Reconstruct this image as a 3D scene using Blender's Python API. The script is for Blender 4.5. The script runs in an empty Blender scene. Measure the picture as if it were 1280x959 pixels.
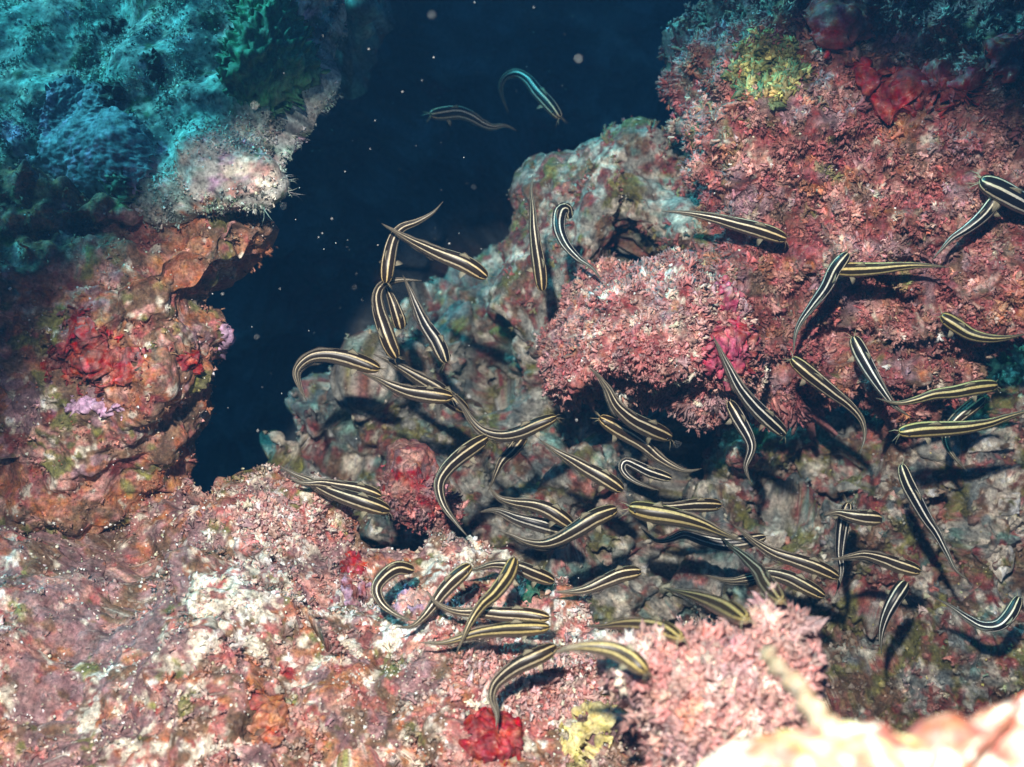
import bpy, math, random
import numpy as np
from mathutils import Matrix, Vector

random.seed(7)
rng = np.random.default_rng(7)
S = bpy.context.scene
COL = S.collection

# ------------------------------------------------------------------ camera
F = 1372.0                       # focal length in photograph pixels (50 degrees across)
CAM_LOC = np.array([0.0, 0.0, 1.0])
PITCH = math.radians(-18)
cam_d = bpy.data.cameras.new('camera')
cam = bpy.data.objects.new('camera', cam_d); COL.objects.link(cam)
cam.location = CAM_LOC
cam.rotation_euler = (math.radians(90) + PITCH, 0, 0)
cam_d.sensor_width = 36.0
cam_d.lens = 36.0 * F / 1280.0
cam_d.clip_start = 0.01; cam_d.clip_end = 100.0
cam_d.dof.use_dof = True
cam_d.dof.focus_distance = 0.72
cam_d.dof.aperture_fstop = 8.5
S.camera = cam
ROT = np.array(cam.rotation_euler.to_matrix())

def W(p):                        # reef-survey axes (right, up, back) -> world
    return np.asarray(p, dtype=np.float64) @ ROT.T + CAM_LOC
def P(px, py, d):                # a traced point and its distance
    return np.array([(px - 640) / F * d, -(py - 479.5) / F * d, -d])

# ------------------------------------------------------------------ world, daylight, strobe
to_sun = np.array([-0.62, 0.72, 0.13]); to_sun /= np.linalg.norm(to_sun)
sun_w = ROT @ to_sun
SUN_ELEV = math.asin(sun_w[2]); SUN_AZ = math.atan2(sun_w[0], sun_w[1])
wd = bpy.data.worlds.new('World'); S.world = wd; wd.use_nodes = True
nt = wd.node_tree; nt.nodes.clear()
sky = nt.nodes.new('ShaderNodeTexSky'); sky.sky_type = 'NISHITA'; sky.sun_disc = False
sky.sun_elevation = SUN_ELEV; sky.sun_rotation = SUN_AZ
mix = nt.nodes.new('ShaderNodeMix'); mix.data_type = 'RGBA'; mix.blend_type = 'MULTIPLY'
mix.inputs['Factor'].default_value = 1.0
mix.inputs['B'].default_value = (0.12, 0.62, 1.0, 1)       # daylight after metres of sea water
bg = nt.nodes.new('ShaderNodeBackground'); bg.inputs['Strength'].default_value = 0.055
wo = nt.nodes.new('ShaderNodeOutputWorld')
nt.links.new(sky.outputs['Color'], mix.inputs['A'])
nt.links.new(mix.outputs['Result'], bg.inputs['Color'])
nt.links.new(bg.outputs['Background'], wo.inputs['Surface'])

sd = bpy.data.lights.new('sun', 'SUN'); sd.energy = 5.0; sd.angle = math.radians(24)      # softened by the water surface and scatter
sd.color = (0.12, 0.86, 1.0)
sun = bpy.data.objects.new('sun', sd); COL.objects.link(sun)
sun.rotation_euler = Vector(sun_w).to_track_quat('Z', 'Y').to_euler()
sun.location = sun_w * 3

# the diver's strobe, held above and left of the camera
fd = bpy.data.lights.new('strobe', 'SPOT'); fd.energy = 68.0
fd.color = (1.0, 0.93, 0.83); fd.shadow_soft_size = 0.012
fd.spot_size = math.radians(57); fd.spot_blend = 0.35
strobe = bpy.data.objects.new('strobe', fd); COL.objects.link(strobe)
fp = np.array([-0.07, 0.20, 0.12]); ft = P(775, 825, 0.7)
strobe.location = W(fp)
strobe.rotation_euler = Vector(W(fp) - W(ft)).to_track_quat('Z', 'Y').to_euler()

S.view_settings.view_transform = 'Standard'; S.view_settings.look = 'None'
S.view_settings.exposure = 0.0; S.view_settings.gamma = 1.0
S.render.engine = 'CYCLES'
S.cycles.use_denoising = True
S.cycles.max_bounces = 6; S.cycles.volume_bounces = 0; S.cycles.transparent_max_bounces = 12
S.cycles.sample_clamp_indirect = 4.0

# ------------------------------------------------------------------ noise tables (periodic)
def make_table(n=96, beta=1.9, lo=1.0, hi=40.0, seed=1):
    r = np.random.default_rng(seed)
    f = np.fft.fftn(r.standard_normal((n, n, n)))
    k = np.fft.fftfreq(n) * n
    kk = np.sqrt(k[:, None, None]**2 + k[None, :, None]**2 + k[None, None, :]**2)
    a = np.where((kk >= lo) & (kk <= hi), np.maximum(kk, 1)**(-(beta + 1) / 1.0), 0)
    t = np.real(np.fft.ifftn(f * a)); t /= t.std()
    return t.astype(np.float32)
FB = make_table(96, 1.6, 4, 44, 3)          # fractal field, about 4 features across
FL_ = make_table(96, 1.7, 4, 15, 8)         # the same without its finest part, for shaping meshes
def worley_table(n=64, g=9, seed=5):
    r = np.random.default_rng(seed)
    pts = (np.stack(np.meshgrid(*[np.arange(g)] * 3, indexing='ij'), -1) + r.random((g, g, g, 3)))
    q = np.stack(np.meshgrid(*[np.arange(n)] * 3, indexing='ij'), -1) * (g / n)
    c = np.floor(q).astype(int); best = np.full((n, n, n), 9.0)
    for dx in (-1, 0, 1):
        for dy in (-1, 0, 1):
            for dz in (-1, 0, 1):
                cc = c + (dx, dy, dz); w = cc % g
                pp = pts[w[..., 0], w[..., 1], w[..., 2]] + (cc - w)
                best = np.minimum(best, ((pp - q)**2).sum(-1))
    return np.sqrt(best).astype(np.float32)
WT = worley_table()
def look(T, p, period, off=0.0):
    n = T.shape[0]
    q = (np.asarray(p, dtype=np.float32) / period + off) * n
    i = np.floor(q).astype(np.int32); f = (q - i).astype(np.float32)
    i0 = i % n; i1 = (i + 1) % n
    x0, y0, z0 = i0.T; x1, y1, z1 = i1.T; fx, fy, fz = f.T
    Tf = T.ravel()
    def g(x, y, z): return Tf[(x * n + y) * n + z]
    a = g(x0, y0, z0) * (1 - fx) + g(x1, y0, z0) * fx
    b = g(x0, y1, z0) * (1 - fx) + g(x1, y1, z0) * fx
    c = g(x0, y0, z1) * (1 - fx) + g(x1, y0, z1) * fx
    d = g(x0, y1, z1) * (1 - fx) + g(x1, y1, z1) * fx
    return (a * (1 - fy) + b * fy) * (1 - fz) + (c * (1 - fy) + d * fy) * fz
def fb(p, scale, k=0):           # fractal noise whose largest lumps are about `scale` metres
    return look(FB, p, scale * 4.0, 0.137 * k + 0.31)
def fs(p, scale, k=0): return look(FL_, p, scale * 4.0, 0.137 * k + 0.31)
def wl(p, scale, k=0):
    return look(WT, p, scale * 9.0, 0.219 * k + 0.11)

# ------------------------------------------------------------------ materials
def nodes(m):
    m.use_nodes = True; t = m.node_tree; t.nodes.clear()
    return t, t.nodes, t.links
def ramp(n, stops):
    r = n.new('ShaderNodeValToRGB'); e = r.color_ramp.elements
    while len(e) < len(stops): e.new(0.5)
    for el, (p, c) in zip(e, stops):
        el.position = p; el.color = (c[0], c[1], c[2], 1) if len(c) == 3 else c
    return r
def reef_material(name, grain=420.0, speck=0.35, pits=0.5, bump=0.6, rough=0.75, speck_col=(.78, .72, .62), spec_scale=1.0):
    m = bpy.data.materials.new(name); t, n, l = nodes(m)
    at = n.new('ShaderNodeVertexColor'); at.layer_name = 'Col'
    tc = n.new('ShaderNodeTexCoord')
    def noise(scale, detail=5, rough_=0.65, dist=0.0):
        x = n.new('ShaderNodeTexNoise'); x.inputs['Scale'].default_value = scale
        x.inputs['Detail'].default_value = detail; x.inputs['Roughness'].default_value = rough_
        x.inputs['Distortion'].default_value = dist
        l.new(tc.outputs['Object'], x.inputs['Vector']); return x
    n1 = noise(grain, 4, 0.7)
    r1 = ramp(n, [(0.30, (.34, .34, .34)), (0.5, (.95, .95, .95)), (0.70, (1.55, 1.55, 1.55))])
    l.new(n1.outputs['Fac'], r1.inputs['Fac'])
    mu = n.new('ShaderNodeMix'); mu.data_type = 'RGBA'; mu.blend_type = 'MULTIPLY'; mu.inputs['Factor'].default_value = 1
    l.new(at.outputs['Color'], mu.inputs['A']); l.new(r1.outputs['Color'], mu.inputs['B'])
    # hue wander in small blotches
    n2 = noise(110, 4, 0.7)
    hs = n.new('ShaderNodeHueSaturation')
    mr = n.new('ShaderNodeMapRange'); mr.inputs['From Min'].default_value = .3; mr.inputs['From Max'].default_value = .7
    mr.inputs['To Min'].default_value = .48; mr.inputs['To Max'].default_value = .525
    l.new(n2.outputs['Fac'], mr.inputs['Value']); l.new(mr.outputs['Result'], hs.inputs['Hue'])
    n2b = noise(160, 3)
    mr2 = n.new('ShaderNodeMapRange'); mr2.inputs['From Min'].default_value = .3; mr2.inputs['From Max'].default_value = .7
    mr2.inputs['To Min'].default_value = .7; mr2.inputs['To Max'].default_value = 1.2
    l.new(n2b.outputs['Color'], mr2.inputs['Value']); l.new(mr2.outputs['Result'], hs.inputs['Saturation'])
    l.new(mu.outputs['Result'], hs.inputs['Color'])
    # pale grit
    n3 = noise(260 * spec_scale, 3, 0.6)
    r3 = ramp(n, [(0.60, (0, 0, 0)), (0.67, (1, 1, 1))])
    l.new(n3.outputs['Fac'], r3.inputs['Fac'])
    n3b = noise(28, 3)
    r3b = ramp(n, [(0.40, (0, 0, 0)), (0.62, (1, 1, 1))]); l.new(n3b.outputs['Fac'], r3b.inputs['Fac'])
    mm = n.new('ShaderNodeMath'); mm.operation = 'MULTIPLY'
    l.new(r3.outputs['Color'], mm.inputs[0]); l.new(r3b.outputs['Color'], mm.inputs[1])
    mm2 = n.new('ShaderNodeMath'); mm2.operation = 'MULTIPLY'; mm2.inputs[1].default_value = speck
    l.new(mm.outputs[0], mm2.inputs[0])
    mx = n.new('ShaderNodeMix'); mx.data_type = 'RGBA'; mx.inputs['B'].default_value = (*speck_col, 1)
    l.new(mm2.outputs[0], mx.inputs['Factor']); l.new(hs.outputs['Color'], mx.inputs['A'])
    # dark turf specks
    n4 = noise(330, 3, 0.6)
    r4 = ramp(n, [(0.60, (0, 0, 0)), (0.70, (1, 1, 1))]); l.new(n4.outputs['Fac'], r4.inputs['Fac'])
    mm3 = n.new('ShaderNodeMath'); mm3.operation = 'MULTIPLY'; mm3.inputs[1].default_value = pits
    l.new(r4.outputs['Color'], mm3.inputs[0])
    mx2 = n.new('ShaderNodeMix'); mx2.data_type = 'RGBA'; mx2.inputs['B'].default_value = (.05, .03, .022, 1)
    l.new(mm3.outputs[0], mx2.inputs['Factor']); l.new(mx.outputs['Result'], mx2.inputs['A'])
    bs = n.new('ShaderNodeBsdfPrincipled'); bs.inputs['Roughness'].default_value = rough
    bs.inputs['Specular IOR Level'].default_value = 0.35
    l.new(mx2.outputs['Result'], bs.inputs['Base Color'])
    nb = noise(330, 6, 0.7)
    bp = n.new('ShaderNodeBump'); bp.inputs['Strength'].default_value = bump; bp.inputs['Distance'].default_value = 0.004
    l.new(nb.outputs['Fac'], bp.inputs['Height']); l.new(bp.outputs['Normal'], bs.inputs['Normal'])
    o = n.new('ShaderNodeOutputMaterial'); l.new(bs.outputs['BSDF'], o.inputs['Surface'])
    return m
def tuft_material(name, rough=0.6, trans=0.0):
    m = bpy.data.materials.new(name); t, n, l = nodes(m)
    at = n.new('ShaderNodeVertexColor'); at.layer_name = 'Col'
    tc = n.new('ShaderNodeTexCoord'); x = n.new('ShaderNodeTexNoise'); x.inputs['Scale'].default_value = 500
    l.new(tc.outputs['Object'], x.inputs['Vector'])
    r = ramp(n, [(0.3, (.6, .6, .6)), (0.7, (1.3, 1.3, 1.3))]); l.new(x.outputs['Fac'], r.inputs['Fac'])
    mu = n.new('ShaderNodeMix'); mu.data_type = 'RGBA'; mu.blend_type = 'MULTIPLY'; mu.inputs['Factor'].default_value = 1
    l.new(at.outputs['Color'], mu.inputs['A']); l.new(r.outputs['Color'], mu.inputs['B'])
    bs = n.new('ShaderNodeBsdfPrincipled'); bs.inputs['Roughness'].default_value = rough
    bs.inputs['Subsurface Weight'].default_value = 0.0
    l.new(mu.outputs['Result'], bs.inputs['Base Color'])
    o = n.new('ShaderNodeOutputMaterial'); l.new(bs.outputs['BSDF'], o.inputs['Surface'])
    return m
M_REEF = reef_material('reef_crust')
M_TURF = reef_material('turf_crust', grain=300, speck=0.6, pits=0.6, bump=0.25, speck_col=(.62, .72, .70))
M_RED = reef_material('red_algae_crust', grain=380, speck=0.4, pits=0.6, bump=0.8, spec_scale=1.3)
M_FAR = reef_material('deep_crust', grain=300, speck=0.55, pits=0.5, bump=0.75, speck_col=(.6, .62, .56))
M_SPONGE = reef_material('sponge_skin', grain=260, speck=0.22, pits=0.25, bump=0.25, rough=0.5)
M_TUFT = tuft_material('algae_frond')

PAL = dict(cream=(.72, .64, .53), white=(.86, .84, .78), pink=(.57, .29, .25), mauve=(.34, .20, .225), brown=(.19, .105, .065),
           rust=(.40, .15, .075), red=(.33, .016, .018), wine=(.25, .06, .055), rose=(.40, .125, .112), olive=(.20, .19, .06),
           grey=(.36, .36, .32), teal=(.20, .34, .30), green=(.03, .13, .07), lilac=(.52, .33, .50), yellow=(.62, .52, .20),
           slate=(.16, .19, .19), dark=(.05, .045, .04), moss=(.10, .17, .09), magenta=(.42, .06, .12), aqua=(.44, .62, .55), sand=(.52, .53, .49), salmon=(.44, .14, .10), crimson=(.33, .075, .082), fpink=(.47, .225, .19), fmauve=(.27, .15, .155), velvet=(.07, .26, .12), steel=(.22, .25, .30))

# ------------------------------------------------------------------ mesh helpers
def link(name, me, mat, parent=None):
    o = bpy.data.objects.new(name, me); COL.objects.link(o)
    if mat is not None: me.materials.append(mat)
    if parent is not None: o.parent = parent
    return o
def tag(o, label=None, cat=None, group=None, kind=None):
    if label: o['label'] = label
    if cat: o['category'] = cat
    if group: o['group'] = group
    if kind: o['kind'] = kind
    return o
def np_mesh(name, verts, quads=None, tris=None, col=None, smooth=True):
    me = bpy.data.meshes.new(name)
    v = np.ascontiguousarray(verts, dtype=np.float32)
    parts = []; sizes = []
    if quads is not None and len(quads): parts.append(np.asarray(quads, np.int32).ravel()); sizes.append(np.full(len(quads), 4, np.int32))
    if tris is not None and len(tris): parts.append(np.asarray(tris, np.int32).ravel()); sizes.append(np.full(len(tris), 3, np.int32))
    lv = np.concatenate(parts); sz = np.concatenate(sizes)
    me.vertices.add(len(v)); me.vertices.foreach_set('co', v.ravel())
    me.loops.add(len(lv)); me.loops.foreach_set('vertex_index', lv)
    me.polygons.add(len(sz))
    st = np.zeros(len(sz), np.int32); st[1:] = np.cumsum(sz)[:-1]
    me.polygons.foreach_set('loop_start', st); me.polygons.foreach_set('loop_total', sz)
    me.polygons.foreach_set('use_smooth', np.full(len(sz), smooth, bool))
    me.update(calc_edges=True)
    if col is not None:
        a = me.color_attributes.new('Col', 'FLOAT_COLOR', 'POINT')
        c = np.ones((len(v), 4), np.float32); c[:, :3] = col
        a.data.foreach_set('color', c.ravel())
    return me
def catmull(pts, n, closed=False):
    p = np.asarray(pts, float); m = len(p)
    if closed:
        idx = np.arange(m + 1)
        get = lambda i: p[i % m]
        segs = m
    else:
        get = lambda i: p[np.clip(i, 0, m - 1)]
        segs = m - 1
    out = []
    for s in range(segs):
        a, b, c, d = (np.asarray(get(s + k)) for k in (-1, 0, 1, 2))
        t = np.linspace(0, 1, 24, endpoint=False)[:, None]
        out.append(0.5 * ((2 * b) + (-a + c) * t + (2 * a - 5 * b + 4 * c - d) * t**2 + (-a + 3 * b - 3 * c + d) * t**3))
    o = np.concatenate(out)
    o = np.vstack([o, o[:1] if closed else p[-1:]])
    L = np.concatenate([[0], np.cumsum(np.linalg.norm(np.diff(o, axis=0), axis=1))])
    t = np.linspace(0, L[-1], n, endpoint=not closed)
    return np.stack([np.interp(t, L, o[:, k]) for k in range(o.shape[1])], 1)
def pix(p):                      # photograph coordinates of points on the reef, used only to find where growths sit
    d = -p[:, 2]
    d = np.where(d < 0.02, 0.02, d)
    return np.stack([p[:, 0] / d * F + 640, 479.5 - p[:, 1] / d * F], 1)

def colour(p, base, regions=(), sharp=7.0, scale=1.0, bright=0.22):
    px = pix(p)
    w1 = fb(p, 0.03, 11); w2 = fb(p, 0.03, 12)
    q = px + np.stack([w1, w2], 1) * 9.0
    sc = {}
    for k, (nm, bias, size) in enumerate(base):
        sc[nm] = bias + 0.50 * fb(p, size * 2.2 * scale, k) + 0.30 * fb(p, size * 0.7 * scale, k + 5)
    for (x, y, rx, ry, nm, st) in regions:
        g = st * np.exp(-(((q[:, 0] - x) / rx)**2 + ((q[:, 1] - y) / ry)**2)**1.5)
        if nm not in sc: sc[nm] = -0.8 + 0.35 * fb(p, 0.02, len(sc))
        sc[nm] = sc[nm] + g
    names = list(sc); A = np.stack([sc[k] for k in names], 1) * sharp
    A -= A.max(1, keepdims=True); A = np.exp(A); A /= A.sum(1, keepdims=True)
    c = A @ np.array([PAL[k] for k in names])
    b = np.exp(bright * fb(p, 0.02, 21) + 0.5 * bright * fb(p, 0.006, 22))
    return np.clip(c * b[:, None], 0.005, 0.9)

ROCKS = {}
def rock(name, outline, centre, depth, normal=(0, 0, 1), thick=0.2, nc=600, nr=200, power=2.6, bumps=(), rough=(0.03, 0.012, 0.005, 0.0015),
         lump=(0.0, 0.02), base=(('grey', 0, .05),), regions=(), mat=None, sharp=7.0, cscale=1.0, seed=0, back=0.7, parent=None):
    n = np.array(normal, float); n /= np.linalg.norm(n)
    c = P(centre[0], centre[1], depth)
    pts = []
    for (x, y) in outline:
        r = P(x, y, 1.0); t = (c @ n) / (r @ n); pts.append(r * t - c)
    O = catmull(pts, nc, True)
    nb = 10
    mr = np.linalg.norm(O, axis=1).mean()
    g = np.linspace(0, 1, 4000)**0.5; hg = (1 - g**power)**(1 / power) * thick
    arc = np.concatenate([[0], np.cumsum(np.hypot(np.diff(g) * mr, np.diff(hg)))]); arc /= arc[-1]
    s1 = np.interp(np.linspace(0, 1, nr + 1)[1:]**0.9, arc, g); s1[-1] = 1.0
    s2 = np.cos(np.linspace(0, math.pi / 2, nb + 1)[1:-1])
    s = np.concatenate([s1, s2]); phi = np.concatenate([np.ones(nr), -np.ones(nb - 1)])
    h = np.where(phi > 0, 1, -back) * (1 - np.minimum(s, 1)**power)**(1 / power)
    nring = len(s)
    V = c + s[:, None, None] * O[None] + (h * thick)[:, None, None] * n
    V = V.reshape(-1, 3)
    V = np.vstack([c + n * thick, V, c - n * thick * back])
    px = pix(V); front = np.concatenate([[1], np.repeat(phi >= -1e-9, nc), [0]])
    for (x, y, r, a) in bumps:
        ry = r[1] if isinstance(r, tuple) else r; rx = r[0] if isinstance(r, tuple) else r
        g = a * np.exp(-((px[:, 0] - x) / rx)**2 - ((px[:, 1] - y) / ry)**2) * front
        V = V + g[:, None] * n
    # faces
    ii = np.arange(nring - 1)[:, None]; jj = np.arange(nc)[None]
    a = 1 + ii * nc + jj; b = 1 + ii * nc + (jj + 1) % nc
    Q = np.stack([a, a + nc, b + nc, b], -1).reshape(-1, 4)
    j = np.arange(nc); last = 1 + (nring - 1) * nc
    T = np.vstack([np.stack([np.zeros(nc, int), 1 + j, 1 + (j + 1) % nc], 1),
                   np.stack([np.full(nc, last + nc), last + (j + 1) % nc, last + j], 1)])
    def normals(V):
        N = np.zeros_like(V)
        fn = np.cross(V[Q[:, 2]] - V[Q[:, 0]], V[Q[:, 3]] - V[Q[:, 1]])
        for k in range(4):
            for ax in range(3): N[:, ax] += np.bincount(Q[:, k], fn[:, ax], len(V))
        N[0] = n; N[-1] = -n
        L = np.linalg.norm(N, axis=1, keepdims=True); N = N / np.maximum(L, 1e-12)
        return N
    N = normals(V)
    if (N[1 + nc * (nr // 2)] @ n) < 0:
        Q = Q[:, ::-1]; T = T[:, ::-1]; N = normals(V)
    off = seed * 0.37
    q = V + off
    d = 0.30 * rough[0] * fs(q, 0.14, 1) + 0.20 * rough[1] * fs(q, 0.05, 2) + 0.17 * rough[2] * fs(q, 0.020, 3) + 0.18 * rough[3] * fs(q, 0.011, 4)
    if lump[0]:
        qq = q + 0.3 * lump[1] * np.stack([fs(q, 0.03, 6), fs(q, 0.03, 7), fs(q, 0.03, 8)], 1)
        d = d - 0.40 * lump[0] * (wl(qq, lump[1], seed) - 0.45) - 0.22 * lump[0] * (wl(qq, lump[1] * 0.42, seed + 1) - 0.45)
    V = V + N * (d - 0.004)[:, None]
    N = normals(V)
    C = colour(V, base, regions, sharp, cscale)
    o0 = W(c)
    me = np_mesh(name, W(V) - o0, Q, T, C)
    o = link(name, me, mat or M_REEF, parent); o.location = o0
    ROCKS[(name, seed)] = R = dict(o=o, V=V, N=N, C=C, Q=Q, px=pix(V), o0=o0)
    return R

# ------------------------------------------------------------------ growths on a rock
def frond_templates(kind, nvar=8):
    out = []
    r = np.random.default_rng(11)
    for v in range(nvar):
        vs, ts, tip = [], [], []
        def prism(a, b, ra, rb, ta, tb):
            ax = b - a; L = np.linalg.norm(ax); ax = ax / L
            u = np.cross(ax, [0.3, 0.5, 0.8]); u /= np.linalg.norm(u); w = np.cross(ax, u)
            k = len(vs)
            for (cn, rr, tt) in ((a, ra, ta), (b, rb, tb)):
                for j in range(3):
                    an = j * 2.0944
                    vs.append(cn + rr * (u * math.cos(an) + w * math.sin(an))); tip.append(tt)
            for j in range(3):
                j2 = (j + 1) % 3
                ts.append((k + j, k + j2, k + 3 + j2)); ts.append((k + j, k + 3 + j2, k + 3 + j))
            ts.append((k + 3, k + 4, k + 5))
        def cone(a, b, ra, ta, tb):
            ax = b - a; ax = ax / np.linalg.norm(ax)
            u = np.cross(ax, [0.3, 0.5, 0.8]); u /= np.linalg.norm(u); w = np.cross(ax, u); k = len(vs)
            for j in range(3):
                an = j * 2.0944; vs.append(a + ra * (u * math.cos(an) + w * math.sin(an))); tip.append(ta)
            vs.append(b); tip.append(tb)
            for j in range(3): ts.append((k + j, k + (j + 1) % 3, k + 3))
        nb = {'bush': 3, 'hair': 2, 'blade': 2, 'knob': 1}[kind]
        for b in range(nb):
            an = r.random() * 6.28; le = r.uniform(.1, .9)
            d = np.array([math.cos(an) * le, math.sin(an) * le, 1]); d /= np.linalg.norm(d)
            if kind == 'bush':
                m = d * r.uniform(.35, .6)
                prism(d * -.2, m, .16, .15, 0, .45)
                for s in range(2):
                    e = d + r.normal(0, .5, 3); e /= np.linalg.norm(e)
                    cone(m - e * .05, m + e * r.uniform(.3, .5), .17, .45, 1)
            elif kind == 'hair':
                m = d * .55 + r.normal(0, .06, 3); prism(d * -.1, m, .03, .022, 0, .5); cone(m, m + (d + r.normal(0, .3, 3)) * .5, .022, .5, 1)
            elif kind == 'blade':
                m = d * .5 + r.normal(0, .05, 3); prism(d * -.1, m, .12, .15, 0, .5)
                prism(m, m + (d + r.normal(0, .25, 3)) * .4, .15, .07, .5, 1)
            else:
                d = np.array([0, 0, 1.0]) + r.normal(0, .15, 3)
                prism(d * -.3, d * .3, .45, .5, 0, .5); cone(d * .3, d * .62, .5, .5, 1)
        out.append((np.array(vs), np.array(ts), np.array(tip)))
    return out
TEMPL = {k: frond_templates(k) for k in ('bush', 'hair', 'blade', 'knob')}
def scatter(name, R, count, size, kind, weight=None, region=None, tint=(1, 1, 1), tipcol=(.75, .62, .58), tipmix=0.25, jitter=0.3,
            up=(0, 0, 0), mat=None, parent=None, frame=(-60, 1340, -60, 1010), face=-0.15, own=None):
    V, N, px = R['V'], R['N'], R['px']
    view = -V / np.linalg.norm(V, axis=1, keepdims=True)
    ok = ((N * view).sum(1) > face) & (px[:, 0] > frame[0]) & (px[:, 0] < frame[1]) & (px[:, 1] > frame[2]) & (px[:, 1] < frame[3])
    # equal chance per area: weight by local cell area
    Q = R['Q']; ar = np.linalg.norm(np.cross(V[Q[:, 2]] - V[Q[:, 0]], V[Q[:, 3]] - V[Q[:, 1]]), axis=1)
    w = np.bincount(Q[:, 0], ar, len(V)) * ok * (1 - R.get('mask', 0))
    if weight is not None: w = w * weight
    if region is not None:
        g = np.zeros(len(V))
        for (x, y, rx, ry) in region: g = np.maximum(g, np.exp(-(((px[:, 0] - x) / rx)**2 + ((px[:, 1] - y) / ry)**2)**2))
        w = w * np.where(g > 0.25, g, 0)
    if w.sum() <= 0: return None
    pick = rng.choice(len(V), count, p=w / w.sum())
    base = V[pick] + rng.normal(0, 0.0012, (count, 3))
    nz = N[pick] + rng.normal(0, jitter, (count, 3)) + np.array(up); nz /= np.linalg.norm(nz, axis=1, keepdims=True)
    ux = np.cross(nz, rng.normal(0, 1, (count, 3))); ux /= np.linalg.norm(ux, axis=1, keepdims=True); uy = np.cross(nz, ux)
    sz = size * np.exp(rng.normal(0, 0.35, count))
    cols = R['C'][pick] if own is None else np.array([PAL[k] for k in rng.choice(own, count)])
    cols = cols * np.array(tint) * np.exp(rng.normal(0, .28, (count, 1))) * np.exp(rng.normal(0, .07, (count, 3)))
    var = rng.integers(0, len(TEMPL[kind]), count)
    Vs, Ts, Cs = [], [], []; k0 = 0
    for v, (tv, tt, tp) in enumerate(TEMPL[kind]):
        s = np.where(var == v)[0]
        if not len(s): continue
        A = base[s][:, None] + sz[s][:, None, None] * (tv[None, :, 0, None] * ux[s][:, None] + tv[None, :, 1, None] * uy[s][:, None] + tv[None, :, 2, None] * nz[s][:, None])
        m = (tp * tipmix)[None, :, None]
        c = cols[s][:, None] * (1 - m) + np.array(tipcol) * m
        Vs.append(A.reshape(-1, 3)); Cs.append(c.reshape(-1, 3))
        Ts.append((tt[None] + (np.arange(len(s)) * len(tv))[:, None, None] + k0).reshape(-1, 3)); k0 += len(s) * len(tv)
    o0 = R['o0']
    me = np_mesh(name, W(np.vstack(Vs)) - o0, None, np.vstack(Ts), np.clip(np.vstack(Cs), 0.004, .88), smooth=True)
    o = link(name, me, mat or M_TUFT)
    if parent is None: o.parent = R['o']
    else: o.location = o0
    tag(o, kind='stuff')
    return o
def inside(px, poly):            # signed distance to a polygon, positive inside
    poly = np.asarray(poly, float); n = len(poly); d = np.full(len(px), 1e9); ins = np.zeros(len(px), bool)
    for i in range(n):
        a, b = poly[i], poly[(i + 1) % n]; e = b - a; w = px - a
        t = np.clip((w @ e) / (e @ e), 0, 1); d = np.minimum(d, np.linalg.norm(w - t[:, None] * e, axis=1))
        c = (a[1] > px[:, 1]) != (b[1] > px[:, 1])
        ins ^= c & (px[:, 0] < (b[0] - a[0]) * (px[:, 1] - a[1]) / (b[1] - a[1] + 1e-12) + a[0])
    return np.where(ins, d, -d)
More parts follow.
